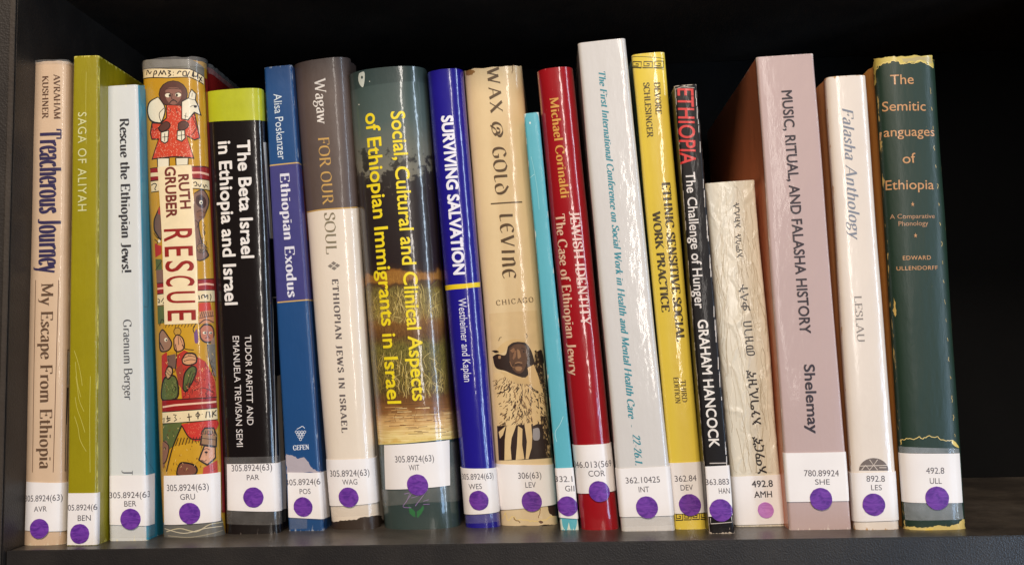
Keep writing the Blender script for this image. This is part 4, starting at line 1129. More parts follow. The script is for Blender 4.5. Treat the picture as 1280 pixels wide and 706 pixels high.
def lake_mat(book):
    m, nt, N, L, P = new_mat('lake_photograph')
    uv = N.new('ShaderNodeUVMap'); uv.uv_map = 'UVMap'
    sep = N.new('ShaderNodeSeparateXYZ'); L.new(uv.outputs['UV'], sep.inputs[0])
    def zpx(y): return book.inv(505, y)[1] * 10
    zt, zb = zpx(88), zpx(552)
    # warp rows a little
    nz = N.new('ShaderNodeTexNoise'); nz.inputs['Scale'].default_value = 14; nz.inputs['Detail'].default_value = 6
    L.new(uv.outputs['UV'], nz.inputs['Vector'])
    ma = N.new('ShaderNodeMath'); ma.operation = 'MULTIPLY_ADD'; ma.inputs[1].default_value = 0.11
    L.new(nz.outputs['Fac'], ma.inputs[0]); L.new(sep.outputs['Y'], ma.inputs[2])
    mr = N.new('ShaderNodeMapRange'); mr.inputs['From Min'].default_value = zt + 0.055; mr.inputs['From Max'].default_value = zb + 0.055
    L.new(ma.outputs[0], mr.inputs['Value'])
    def ramp(stops):
        r = N.new('ShaderNodeValToRGB'); cr = r.color_ramp
        while len(cr.elements) > 1: cr.elements.remove(cr.elements[-1])
        first = True
        for y, c in stops:
            f = max(0, min(1, (y - 88) / (552 - 88)))
            e = cr.elements[0] if first else cr.elements.new(f)
            e.position = f; e.color = (*lin(c), 1); first = False
        L.new(mr.outputs['Result'], r.inputs['Fac'])
        return r.outputs['Color']
    lo = ramp([(88, (58, 74, 72)), (150, (78, 92, 88)), (215, (118, 114, 100)), (260, (96, 82, 72)), (330, (58, 42, 36)), (341, (66, 46, 34)), (343, (150, 106, 48)), (354, (166, 118, 54)), (357, (84, 56, 36)),
               (366, (84, 70, 36)), (398, (104, 84, 42)), (406, (104, 70, 36)), (424, (84, 56, 34)), (436, (66, 62, 30)), (490, (66, 54, 28)), (500, (90, 58, 34)), (514, (134, 96, 54)), (530, (196, 150, 92)), (548, (224, 196, 120)), (552, (206, 170, 90))])
    hi = ramp([(88, (50, 66, 64)), (150, (60, 70, 66)), (200, (52, 50, 46)), (240, (44, 36, 34)), (330, (38, 28, 28)), (341, (50, 34, 28)), (345, (140, 92, 38)), (354, (132, 88, 38)), (357, (60, 40, 30)),
               (366, (140, 126, 68)), (398, (160, 138, 80)), (406, (140, 98, 48)), (424, (112, 78, 42)), (436, (136, 124, 58)), (490, (120, 100, 50)), (500, (120, 80, 40)), (514, (140, 90, 50)), (530, (226, 190, 130)), (548, (236, 214, 150)), (552, (216, 180, 100))])
    # grass / foliage texture: streaky noise
    mp = N.new('ShaderNodeMapping'); mp.inputs['Scale'].default_value = (170, 34, 1); mp.inputs['Rotation'].default_value = (0, 0, 0.3)
    L.new(uv.outputs['UV'], mp.inputs['Vector'])
    n2 = N.new('ShaderNodeTexNoise'); n2.inputs['Scale'].default_value = 1.0; n2.inputs['Detail'].default_value = 8; n2.inputs['Roughness'].default_value = 0.75; n2.inputs['Distortion'].default_value = 1.6
    L.new(mp.outputs['Vector'], n2.inputs['Vector'])
    mr2 = N.new('ShaderNodeMapRange'); mr2.inputs['From Min'].default_value = 0.44; mr2.inputs['From Max'].default_value = 0.56
    L.new(n2.outputs['Fac'], mr2.inputs['Value'])
    # water: horizontal streaks low down
    mp3 = N.new('ShaderNodeMapping'); mp3.inputs['Scale'].default_value = (6, 150, 1)
    L.new(uv.outputs['UV'], mp3.inputs['Vector'])
    n3 = N.new('ShaderNodeTexNoise'); n3.inputs['Scale'].default_value = 1.0; n3.inputs['Detail'].default_value = 5
    L.new(mp3.outputs['Vector'], n3.inputs['Vector'])
    mr3 = N.new('ShaderNodeMapRange'); mr3.inputs['From Min'].default_value = 0.4; mr3.inputs['From Max'].default_value = 0.6
    L.new(n3.outputs['Fac'], mr3.inputs['Value'])
    gt = N.new('ShaderNodeMath'); gt.operation = 'LESS_THAN'; gt.inputs[1].default_value = zpx(503)
    L.new(sep.outputs['Y'], gt.inputs[0])
    ms = N.new('ShaderNodeMix'); L.new(gt.outputs[0], ms.inputs['Factor']); L.new(mr2.outputs['Result'], ms.inputs['A']); L.new(mr3.outputs['Result'], ms.inputs['B'])
    # trees: clumps above
    n4 = N.new('ShaderNodeTexNoise'); n4.inputs['Scale'].default_value = 9; n4.inputs['Detail'].default_value = 9; n4.inputs['Roughness'].default_value = 0.7
    L.new(uv.outputs['UV'], n4.inputs['Vector'])
    hgt = N.new('ShaderNodeMapRange'); hgt.inputs['From Min'].default_value = zpx(150); hgt.inputs['From Max'].default_value = zpx(270); hgt.inputs['To Min'].default_value = -0.2; hgt.inputs['To Max'].default_value = 0.28
    L.new(sep.outputs['Y'], hgt.inputs['Value'])
    ad = N.new('ShaderNodeMath'); L.new(n4.outputs['Fac'], ad.inputs[0]); L.new(hgt.outputs['Result'], ad.inputs[1])
    mr4 = N.new('ShaderNodeMapRange'); mr4.inputs['From Min'].default_value = 0.5; mr4.inputs['From Max'].default_value = 0.54
    L.new(ad.outputs[0], mr4.inputs['Value'])
    up = N.new('ShaderNodeMath'); up.operation = 'GREATER_THAN'; up.inputs[1].default_value = zpx(338); L.new(sep.outputs['Y'], up.inputs[0])
    ms2 = N.new('ShaderNodeMix'); L.new(up.outputs[0], ms2.inputs['Factor']); L.new(ms.outputs[0], ms2.inputs['A']); L.new(mr4.outputs['Result'], ms2.inputs['B'])
    mx = N.new('ShaderNodeMix'); mx.data_type = 'RGBA'
    L.new(ms2.outputs[0], mx.inputs['Factor']); L.new(lo, mx.inputs['A']); L.new(hi, mx.inputs['B'])
    L.new(mx.outputs['Result'], P.inputs['Base Color'])
    P.inputs['Roughness'].default_value = 0.3; P.inputs['Coat Weight'].default_value = 0.9; P.inputs['Coat Roughness'].default_value = 0.06
    tc = N.new('ShaderNodeTexCoord'); w_ = wavy(N, L, tc); L.new(w_, P.inputs['Normal']); L.new(w_, P.inputs['Coat Normal'])
    return m
b.lay(b.poly_px([(431, 120), (540, 116), (578, 545), (540, 549), (500, 553), (469, 554)]), 'lake_photograph', [lake_mat(b)], 0.00004)
tw = []
random.seed(11)
for k in range(230):   # reeds and reflections
    x = 474 + random.uniform(0, 84); y = random.choice((400, 492, 470, 388)) + random.uniform(-12, 6); x += (y - 500) * 0.075
    l_ = random.uniform(8, 26)
    tw.append((random.choice(((206, 178, 96), (232, 206, 130), (150, 140, 62), (190, 158, 72), (70, 52, 28))), 'curve', [(x, y), (x + random.uniform(-4, 4), y - l_ * .6), (x + random.uniform(-8, 8), y - l_)], .38))
for k in range(60):
    x = 480 + random.uniform(0, 78); y = random.uniform(508, 545)
    tw.append((random.choice(((240, 214, 156), (112, 70, 40), (214, 166, 100), (90, 56, 32))), 'line', [(x, y), (min(565, x + random.uniform(6, 22)), y - .6)], .6))
for x in (494, 519, 543):
    tw.append(((126, 84, 50), 'curve', [(x, 508), (x + 2, 514), (x - 1, 521), (x + 1, 527)], .5))
art(b, 'reeds_print', tw, off=0.00007)
art(b, 'pale_border_line', [((222, 200, 120), 'curve', [(468, 554.6), (500, 553.4), (540, 549.6), (580, 545)], 1.6)], off=0.00008)
YEL = (232, 208, 34)
b.text('Social, Cultural and Clinical Aspects', (488.5, 140), (516.2, 500.5), 17.0, YEL, bold=0.018)
b.text('of Ethiopian Immigrants in Israel', (457, 143), (485, 504), 16.4, YEL, bold=0.018)
b.sticker([(480.6, 556), (561, 549.4), (562, 606), (482.4, 611)], [('305.8924(63)', 494.5, 542.5, 577.4, 7.8), ('WIT', 511.5, 524.5, 587.5, 6.8)], (522, 605.4), 13)
art(b, 'hand_emblem', [((48, 108, 62), 'poly', [(510.5, 630), (513, 634), (517.5, 637.5), (519, 640), (519, 646), (516.5, 645), (512, 641)]), ((48, 108, 62), 'poly', [(529, 631), (530, 635), (527, 641), (523, 646), (521, 646), (521, 639), (526, 635)]),
     ((140, 110, 160), 'curve', [(505, 617), (514, 616), (508, 626), (504, 633), (514, 634)], .8), ((140, 110, 160), 'line', [(519, 632), (535, 611)], .9), ((140, 110, 160), 'line', [(514, 622), (524, 619)], .7),
     ((140, 110, 160), 'line', [(529, 626), (536, 624)], .7), ((140, 110, 160), 'line', [(529, 630), (537, 629.6)], .7), ((140, 110, 160), 'line', [(508, 627), (512, 617)], .7)])
art(b, 'clear_tape', [(M_TAPE, 'poly', [(476, 606), (483, 612), (562, 607), (562, 552), (575, 550), (577, 622), (530, 627), (478, 631)])], off=0.00046)
art(b, 'worn_spots', [((196, 200, 190), 'blob', [(449, 92), (455, 90), (456, 98), (454, 109), (450, 106), (448, 99)]), ((54, 68, 66), 'oval', (452.6, 97, 1.3, 2)), ((190, 190, 180), 'oval', (449, 131, .9, .7)), ((190, 190, 180), 'oval', (462, 102, .7, .6))])

# ---- 9 royal blue
m = cover_mat('royal_blue_jacket', (30, 22, 132), rough=0.25, coat=1.0, coat_rough=0.05, bump=0.05, stain=0.1)
b = B(HB, 'royal blue hardcover with a yellow ring across its spine and crinkled plastic at the head', (534, 89), (579, 86), (582, 660), (626, 656),
      bulge=0.008, p=2.3, mat=m, jacket=cover_mat('navy_board', (40, 40, 60), coat=0), seed=9, groove=0.001, jag=0.0008)
b.text('SURVIVING SALVATION', (552, 146), (567.6, 343), 13.4, (228, 226, 236), bold=0.04)
art(b, 'yellow_ring', [((226, 196, 30), 'poly', [(550, 357.6), (560, 356.4), (580, 354.6), (600, 352.6), (600, 358.6), (580, 360.6), (560, 362.6), (550, 363.4)])])
b.text('Westheimer and Kaplan', (573, 373), (580.4, 477), 9.4, (214, 212, 230), name='author_lettering', bold=0.004)
b.sticker([(574.4, 583), (622.4, 580.6), (624, 638), (577, 641)], [('305.8924(63)', 578.5, 616.5, 598.5, 7.2), ('WES', 586.5, 602.6, 611, 6.6)], (598.4, 625), 12,
          tape=[(577, 637), (624, 634), (624, 650), (577, 652)])

# ---- 10 tan, torn jacket
m = cover_mat('tan_jacket_paper', (220, 194, 150), rough=0.3, coat=0.7, coat_rough=0.09, bump=0.12, stain=0.1, wear=(214, 190, 140), wear_amt=0.3)
b = B(HB, 'tan hardcover with torn jacket and a print of a robed man near its foot', (580, 84), (653, 81), (626, 655), (697, 652),
      bulge=0.0085, p=2.9, mat=m, jacket=cover_mat('maroon_cloth', (96, 16, 20), rough=0.6, coat=0), seed=10, groove=0.0008, jag=0.003, jagb=0.002, drop=(0.0185, 0.03), depth=0.15)
CAL = dict(thick=0.17, thin=0.05, serif=0.055, nib=24)
INK10 = (84, 62, 36)
b.text('WAX', (608.5, 85), (613.5, 141), 15, INK10, serif=dict(CAL, space=0.1))
b.text('&', (614.6, 152), (616, 172), 14, INK10, serif=CAL)
b.text('{G1}{O}{l1}{d1}', (615.4, 184), (619.6, 243), 16.5, INK10, serif=dict(CAL, space=0.06))
art(b, 'divider_bar', [((84, 62, 36), 'line', [(613.6, 255), (652.6, 252.6)], 2.0)])
b.text('{l1}{e1}V{I}{n1}{e1}', (624.6, 266), (628.6, 348), 16.5, INK10, serif=dict(CAL, space=0.1))
b.text('CHICAGO', (620.4, 381.8), (666.6, 377.4), 6.4, (90, 66, 40), name='publisher_lettering', horiz=True, serif=dict(thick=0.13, thin=0.06, serif=0.05, space=0.16))

def halftone(name, a, c_, scale, thr, stretch):
    m, nt, N, L, P = new_mat(name)
    uv = N.new('ShaderNodeUVMap'); uv.uv_map = 'UVMap'
    mp = N.new('ShaderNodeMapping'); mp.inputs['Scale'].default_value = (*stretch, 1)
    L.new(uv.outputs['UV'], mp.inputs['Vector'])
    n = N.new('ShaderNodeTexNoise'); n.inputs['Scale'].default_value = scale; n.inputs['Detail'].default_value = 4; n.inputs['Distortion'].default_value = 2.2
    L.new(mp.outputs['Vector'], n.inputs['Vector'])
    mr = N.new('ShaderNodeMapRange'); mr.inputs['From Min'].default_value = thr - 0.02; mr.inputs['From Max'].default_value = thr + 0.02
    L.new(n.outputs['Fac'], mr.inputs['Value']); n.inputs['Detail'].default_value = 7; n.inputs['Roughness'].default_value = 0.62
    mx = N.new('ShaderNodeMix'); mx.data_type = 'RGBA'
    mx.inputs['A'].default_value = (*lin(a), 1); mx.inputs['B'].default_value = (*lin(c_), 1)
    L.new(mr.outputs['Result'], mx.inputs['Factor']); L.new(mx.outputs['Result'], P.inputs['Base Color'])
    P.inputs['Roughness'].default_value = 0.3; P.inputs['Coat Weight'].default_value = 0.7; P.inputs['Coat Roughness'].default_value = 0.09
    return m
H1 = halftone('robe_print', (208, 176, 128), (74, 54, 38), 38, 0.50, (1.3, 0.5))
H2 = halftone('dark_robe_print', (200, 168, 118), (50, 34, 26), 40, 0.44, (1.4, 0.4))
A5 = T(590, 380, 5.043); A6 = T(590, 480, 5.043)
DB = (46, 30, 24); CR = (214, 184, 134)
STROKES = []
random.seed(31)
for k in range(330):
    u = random.uniform(-1, 1); v = random.random()
    x = 655 + u * 31 - (1 - v) * 4 + v * 5; y = 468 + v * 62 + abs(u) * 4
    a = u * 0.9 + random.uniform(-.5, .5); l_ = random.uniform(2.5, 7)
    dx_, dy_ = math.sin(a) * l_, math.cos(a) * l_
    if not (616 < x < 683): continue
    STROKES.append((random.choice(((46, 30, 24), (84, 60, 42), (58, 40, 30), (140, 108, 72))), 'curve', [(x, y), (x + dx_ * .4 + random.uniform(-1, 1), y + dy_ * .5), (x + dx_, min(533, y + dy_))], random.uniform(.5, 1.5)))
fig = [((210, 182, 136), 'poly', [(611, 392), (671, 388), (690, 571), (623, 575)]),
 (CR, 'poly', A5([(132, 430), (230, 440), (330, 470), (400, 440), (440, 706), (150, 706)])),
 (H2, 'poly', A5([(396, 300), (440, 290), (480, 706), (430, 706), (392, 420)])),
 (CR, 'poly', A6([(150, 10), (440, 0), (480, 260), (360, 250), (160, 260)])),
 *STROKES,
 (DB, 'poly', A6([(160, 262), (400, 250), (490, 250), (505, 458), (172, 478)])),
 (H2, 'poly', A6([(430, 200), (486, 200), (504, 456), (470, 458)])),
 (CR, 'poly', A6([(218, 262), (282, 250), (250, 340), (244, 400), (250, 474), (206, 478), (208, 350)])),
 (CR, 'poly', A6([(290, 262), (318, 280), (316, 380), (330, 470), (276, 476), (284, 380)])),
 (CR, 'poly', A6([(330, 250), (372, 240), (380, 330), (376, 400), (356, 470), (338, 470), (346, 360)])),
 (CR, 'poly', A6([(374, 120), (404, 110), (410, 250), (384, 262)])), ((150, 146, 150), 'blob', A6([(384, 280), (420, 276), (428, 320), (420, 350), (386, 346)])),
 (CR, 'poly', A6([(170, 300), (214, 262), (196, 320), (178, 342)])),
 (DB, 'blob', A5([(130, 330), (160, 314), (210, 320), (230, 260), (270, 240), (330, 240), (372, 290), (396, 380), (370, 410), (340, 460), (280, 450), (210, 420), (150, 400)])),
 ((206, 174, 122), 'blob', A5([(148, 296), (190, 250), (250, 222), (310, 224), (334, 240), (270, 238), (226, 266), (208, 296), (170, 312)])),
 ((92, 64, 46), 'blob', A5([(236, 280), (272, 254), (326, 256), (350, 300), (346, 364), (324, 420), (292, 436), (256, 410), (238, 360)])), (DB, 'blob', A5([(244, 300), (262, 296), (268, 306), (250, 312)])), (DB, 'blob', A5([(304, 296), (326, 292), (330, 304), (308, 308)])), (DB, 'curve', A5([(240, 286), (256, 280), (272, 288)]), 1.0), (DB, 'curve', A5([(300, 284), (316, 278), (334, 286)]), 1.0), (DB, 'curve', A5([(270, 384), (292, 380), (318, 386)]), 1.2),
 ((136, 98, 70), 'poly', A5([(266, 296), (280, 290), (276, 330), (262, 350), (256, 342)])), ((150, 112, 78), 'poly', A5([(284, 282), (300, 290), (310, 330), (296, 344), (288, 340)])),
 ((140, 100, 70), 'blob', A5([(240, 290), (262, 276), (270, 290), (256, 306)])), ((168, 128, 92), 'curve', A5([(272, 372), (292, 366), (316, 370)]), 1.0),
 ((150, 112, 78), 'blob', A5([(270, 398), (292, 392), (316, 400), (306, 420), (280, 418)])), ((150, 110, 76), 'curve', A5([(238, 360), (250, 390), (268, 400)]), .8), ((160, 122, 86), 'blob', A5([(166, 326), (180, 324), (180, 342), (166, 342)])),
 ((206, 174, 122), 'poly', A5([(180, 424), (240, 434), (330, 470), (360, 440), (400, 470), (370, 506), (280, 500), (220, 470)])),
 ((210, 178, 128), 'poly', A5([(350, 400), (390, 380), (420, 460), (444, 560), (400, 540), (360, 470)])),
 (DB, 'blob', A5([(410, 300), (436, 288), (450, 330), (452, 372), (424, 350)])), (DB, 'blob', A5([(124, 294), (150, 290), (170, 300), (148, 308)])), (DB, 'curve', A5([(168, 232), (174, 214), (186, 208)]), .8), (DB, 'curve', A5([(340, 184), (348, 200), (344, 214)]), .9), (DB, 'blob', A5([(392, 296), (406, 290), (404, 306)])),
]
art(b, 'robed_man_print', fig, off=0.00005)
b.sticker([(619.6, 577.4), (692.6, 572), (694, 629), (622, 635.6)], [('306(63)', 648, 676.6, 597.8, 7.6), ('LEV', 657, 670, 609, 6.8)], (664.6, 626), 12.4)
art(b, 'torn_foot', [((210, 188, 150), 'poly', [(622, 634), (697, 628), (699, 655), (626, 659)]), ((58, 36, 28), 'poly', [(684.5, 631), (696, 629), (697, 642), (690, 644), (686, 640)]), ((222, 196, 130), 'curve', [(627, 648), (632, 640), (635, 650), (640, 645), (646, 650), (656, 649), (668, 651), (680, 649), (692, 645)], 1.4),
     ((120, 84, 50), 'curve', [(642, 646), (645, 650), (650, 653)], 1.2), ((130, 92, 56), 'curve', [(674, 634), (675, 640), (673, 647)], .9), ((96, 66, 44), 'blob', [(673, 651), (676, 650), (679, 652), (676, 654)])])
art(b, 'torn_head', [((120, 84, 44), 'line', [(642.5, 81), (641, 88), (640, 92)], .9), ((150, 108, 60), 'blob', [(583, 89), (589, 87.4), (594, 90), (589, 94), (583, 94)]), ((224, 200, 150), 'curve', [(596, 86), (604, 94), (614, 91), (626, 94), (638, 92)], .8)])

# ---- 11 thin turquoise
m = cover_mat('turquoise_card', (84, 166, 180), rough=0.45, coat=0.2, wear=(206, 216, 206), wear_amt=0.45, bump=0.2, stain=0.1)
b = B(PB, 'thin turquoise paperback, shorter than its neighbours, between the tan and the red books', (655, 142), (673, 141), (701, 662), (723.5, 661),
      bulge=0.0012, p=8, mat=m, hard=False, seed=11, depth=0.15)
art(b, 'creases', [((170, 214, 214), 'line', [(668, 218), (660.5, 224)], .6), ((150, 204, 206), 'curve', [(664, 196), (668, 215), (672, 240), (674, 262)], .5), ((176, 216, 216), 'curve', [(704, 520), (700, 530), (694, 540), (696, 552)], .6), ((210, 220, 214), 'oval', (662.6, 154, 1.0, 1.4)),
     ((206, 214, 200), 'poly', [(699, 650), (702, 648), (703, 656), (705, 661), (699, 662)]), ((206, 214, 200), 'poly', [(709, 662), (711, 652), (713, 661)]), ((206, 214, 200), 'poly', [(719, 662), (722, 651), (724, 662)])])
b.sticker([(693.6, 584.6), (718.4, 583.6), (722, 645), (697.4, 645.6)], [('332.1', 695.4, 715.6, 601.4, 7.2, 0, 0.2), ('GII', 706.6, 717.6, 613.4, 7, 0, 0)], (709.4, 632), 12)

# ---- 12 red
m = cover_mat('red_jacket_paper', (150, 16, 26), rough=0.25, coat=1.0, coat_rough=0.05, bump=0.06, stain=0.1, wear=(196, 90, 90), wear_amt=0.15)
b = B(HB, 'red glossy hardcover with gold author and white title, left of the tall white book', (671, 87), (716, 84), (726, 661), (774, 659),
      bulge=0.0085, p=2.5, mat=m, hard=True, seed=12, groove=0.0008, edge_reach=0.001)
b.text('Michael Corinaldi', (687, 122), (701.4, 248), 10.8, (204, 146, 64), name='author_lettering', serif=dict(thick=0.16, thin=0.07, serif=0.07))
b.text('The Case of Ethiopian Jewry', (694.8, 268), (712.6, 468.5), 10.8, (216, 176, 150), serif=dict(thick=0.16, thin=0.07, serif=0.07))
b.text('JEWISH IDENTITY', (712, 264), (726.6, 406), 11.6, (220, 190, 180), serif=dict(thick=0.17, thin=0.075, serif=0.07))
b.sticker([(713.6, 555), (766, 552), (768.6, 612), (718.4, 615)], [('346.013(569', 719.5, 763.5, 583.4, 7.6), ('COR', 736, 756, 595, 7.2)], (749, 613.6), 12.6)

# ---- 13 tall white
m = cover_mat('white_gloss_card', (204, 200, 196), rough=0.3, coat=0.8, coat_rough=0.08, bump=0.08, stain=0.05, wear=(214, 206, 196), wear_amt=0.3)
b = B(PB, 'tallest book, white with small turquoise italic lettering along its spine', (721.5, 54), (781.5, 48.5), (777, 663.6), (844, 662),
      bulge=0.0026, p=8, mat=m, hard=False, seed=13, depth=0.17)
TQ = (38, 132, 146)
IT = dict(thick=0.17, thin=0.055, serif=0.045)
b.text('The First International Conference on Social Work in Health and Mental Health Care  -', (748, 88), (786.6, 533), 8.6, TQ, italic=0.2, serif=IT)
b.text('22-26.1.', (790.6, 542), (794.4, 581), 9, TQ, italic=0.2, serif=IT)
b.sticker([(769.4, 584), (840, 581.4), (843.6, 642.6), (775.6, 645)], [('362.10425', 782.4, 825, 603.6, 7.4), ('INT', 798.6, 811.6, 614.6, 6.8)], (808.6, 633.4), 13.4,
          tape=[(776, 641), (844, 640), (844.4, 654), (777, 657)])

# ---- 14 yellow
m = cover_mat('yellow_gloss_jacket', (224, 198, 76), rough=0.28, coat=0.9, coat_rough=0.06, side=(30, 84, 60), bump=0.08, stain=0.08, wear=(226, 206, 120), wear_amt=0.3)
b = B(HB, 'yellow hardcover with greek key borders and black title, right of the tall white book', (789, 68), (830, 65.5), (843, 661), (883, 659),
      bulge=0.004, p=3.2, mat=m, hard=True, seed=14, groove=0.0005)
BK = (52, 44, 24)
def key_row(x0, y0, x1, y1, w, h, n, sx, lines=True):
    it = []
    for k in range(n):
        t = (k + 0.1) / n
        ax, ay = x0 + (x1 - x0) * t, y0 + (y1 - y0) * t
        u = (x1 - x0) / n * 0.86
        pts = [(0, 1), (1, 1), (1, .06), (.12, .06), (.12, .72), (.68, .72), (.68, .38), (.42, .38)]
        it.append((BK, 'line', [(ax + u * a, ay + h * c_) for a, c_ in pts], w))
    if lines:
        it.append((BK, 'line', [(x0, y0 - 2.4), (x1, y1 - 2.4)], .7)); it.append((BK, 'line', [(x0, y0 + h + 2.6), (x1, y1 + h + 2.6)], .7))
    return it
art(b, 'greek_key_border', key_row(788.5, 77.2, 829.5, 76.4, 1.5, 8.2, 3, 0))
art(b, 'greek_key_border', key_row(843.5, 641.4, 885, 639.6, 1.5, 8.2, 4, 0, False))
art(b, 'green_joint', [((40, 92, 56), 'poly', [(786, 84), (789, 76), (793, 200), (803, 300), (818, 410), (838, 600), (834, 600), (812, 410), (796, 260)])], off=0.00003)
b.text('DEVORE', (817.4, 103), (819.6, 143), 7.6, (72, 58, 24), name='author_lettering', serif=dict(thick=0.17, thin=0.07, serif=0.08))
b.text('SCHLESINGER', (804, 103.6), (809, 171.5), 7.6, (72, 58, 24), name='author_lettering', serif=dict(thick=0.17, thin=0.07, serif=0.08))
b.text('ETHNIC-SENSITIVE SOCIAL', (827, 228), (846, 426), 10.2, (64, 52, 26), serif=dict(thick=0.22, thin=0.09, serif=0.08))
b.text('WORK PRACTICE', (815.4, 265), (827.4, 389.5), 9.8, (64, 52, 26), serif=dict(thick=0.22, thin=0.09, serif=0.08))
b.text('THIRD', (850.6, 474.6), (852.8, 502), 6.4, (92, 76, 30), name='edition_lettering', serif=dict(thick=0.16, thin=0.07, serif=0.08))
b.text('EDITION', (841.6, 471), (844.4, 504), 6.4, (92, 76, 30), name='edition_lettering', serif=dict(thick=0.16, thin=0.07, serif=0.08))
b.sticker([(836.6, 578), (879.6, 575.6), (884.6, 638.6), (842, 641)], [('362.84', 844, 870.6, 601.4, 7.4), ('DEV', 851, 866.4, 612.4, 6.8)], (862.4, 630.4), 13.2)

# ---- 15 black, red hand lettering
m = cover_mat('worn_black_card', (18, 13, 13), rough=0.42, spec=0.3, coat=0.2, coat_rough=0.1, bump=0.15, wear=(190, 176, 160), wear_amt=0.7, stain=0.2)
b = B(PB, 'slim worn black paperback with large red hand-drawn letters at its head', (842.6, 108), (870.5, 105.5), (886.6, 667), (918, 666),
      bulge=0.0014, p=8, mat=m, hard=False, seed=15, depth=0.14, edge_reach=0.0008)
b.text('ETHIOPIA', (847, 111), (850.6, 206), 19.5, (200, 44, 40), bold=0.012, italic=0.06)
b.text('The Challenge of Hunger', (857, 216), (869, 385.5), 11.6, (214, 206, 200), bold=0.012)
b.text('GRAHAM HANCOCK', (872, 400), (886.8, 558.4), 12.2, (222, 214, 206), name='author_lettering', bold=0.022)
random.seed(5)
art(b, 'scuffs', [((176, 166, 156), 'line', [(842.6 + .0755 * (y - 108) + 1.6, y), (843.2 + .0755 * (y - 108) + 1.4, y + l_)], random.uniform(.5, 1.3)) for y, l_ in [(random.uniform(110, 570), random.uniform(3, 14)) for _ in range(34)]]
    + [((196, 186, 176), 'line', [(870.5 + .0845 * (y - 105) - 1.6, y), (870.5 + .0845 * (y - 105) - 1.4, y + l_)], random.uniform(.5, 1.2)) for y, l_ in [(random.uniform(108, 570), random.uniform(3, 16)) for _ in range(34)]]
    + [((190, 180, 172), 'line', [(887, 578.6), (908, 578.2)], 1.2), ((190, 180, 172), 'line', [(888, 647), (888.6, 654), (915, 652), (914, 645)], 1.0), ((160, 150, 140), 'curve', [(845, 112), (853, 109), (868, 110)], 1.0)])
b.sticker([(881.8, 582.6), (911.6, 580.6), (915, 643), (886, 645)], [('363.883', 882.8, 911, 605.4, 7.2, 0, -.6), ('HAN', 898.6, 912, 616.4, 6.8, 0, -.4)], (901, 637), 13.6)

# ---- 16 cream with crinkled plastic, Amharic
m = cover_mat('crinkled_cream_card', (212, 202, 182), rough=0.42, coat=0.7, coat_rough=0.15, bump=0.2, crinkle=0.24, stain=0.1, wear=(208, 196, 168), wear_amt=0.3)
b = B(PB, 'short cream book with crinkled film and black Amharic writing reading upwards', (880.4, 228), (943.4, 225.4), (918.6, 658), (980.5, 655.6),
      bulge=0.0022, p=8, mat=m, hard=False, seed=16, depth=0.15, wobble=0.0004)
AI = (44, 34, 28)
b.text('አምሳሉ', (928.6, 321), (926, 292), -7.2, AI, name='author_lettering', bold=0.004)
b.text('አክሊሉ', (926, 284), (923.6, 253), -7.2, AI, name='author_lettering', bold=0.004)
b.text('ቃላት', (937, 388), (934.4, 355), -10, AI, bold=0.004)
b.text('መዝገበ', (943.6, 444), (939, 401), -10, AI, bold=0.004)
b.text('እንግሊዝኛ', (951.4, 530), (944.4, 462), -10.4, AI, bold=0.010)
b.text('አማርኛ', (958.4, 591), (952.6, 545), -10.8, AI, bold=0.010)
random.seed(21)
cr = []
for k in range(90):
    x = 884 + random.uniform(0, 56); y = random.uniform(232, 560)
    pts = [(x + (y - 230) * 0.088, y)]
    for j in range(random.randint(3, 6)):
        dx_ = random.uniform(-5, 6); pts.append((pts[-1][0] + dx_ * .7 + 1.2, min(590, pts[-1][1] + random.uniform(9, 20))))
    cr.append((random.choice(((160, 142, 114), (232, 222, 202), (176, 158, 128), (186, 170, 142))), 'curve', pts, random.uniform(.3, .6)))
art(b, 'film_creases', cr, off=0.00007)
b.sticker([(911.6, 594), (977.4, 592), (983, 653), (918.6, 655)], [('492.8', 940, 966, 608.4, 8, 0.014), ('AMH', 943, 965, 621.4, 7.6, 0.014)], (957, 637), 9.6, pink=True)

# ---- 17 mauve
m = cover_mat('mauve_card', (182, 158, 154), rough=0.42, coat=0.3, side=(204, 118, 80), wear=(212, 196, 186), wear_amt=0.35, bump=0.12, stain=0.05)
b = B(PB, 'tall wide mauve book with dark title, standing right of the short cream book', (945, 73), (1016, 66), (986.5, 661.6), (1064, 660.6),
      bulge=0.0014, p=8, mat=m, hard=False, seed=17, depth=0.172)
b.text('MUSIC, RITUAL, AND FALASHA HISTORY', (977, 114), (1000.4, 416.5), 12.8, (44, 32, 40), bold=0.02)
b.text('Shelemay', (1005, 455.6), (1010.4, 541), 13, (50, 42, 50), name='author_lettering', bold=0.02)
b.sticker([(978.6, 565), (1056.4, 564), (1060.6, 625.4), (984, 626.4)], [('780.89924', 1005, 1048.4, 594.6, 7.6, 0, 0), ('SHE', 1018.8, 1037, 605, 6.6, 0, 0)], (1026, 623), 13.4)

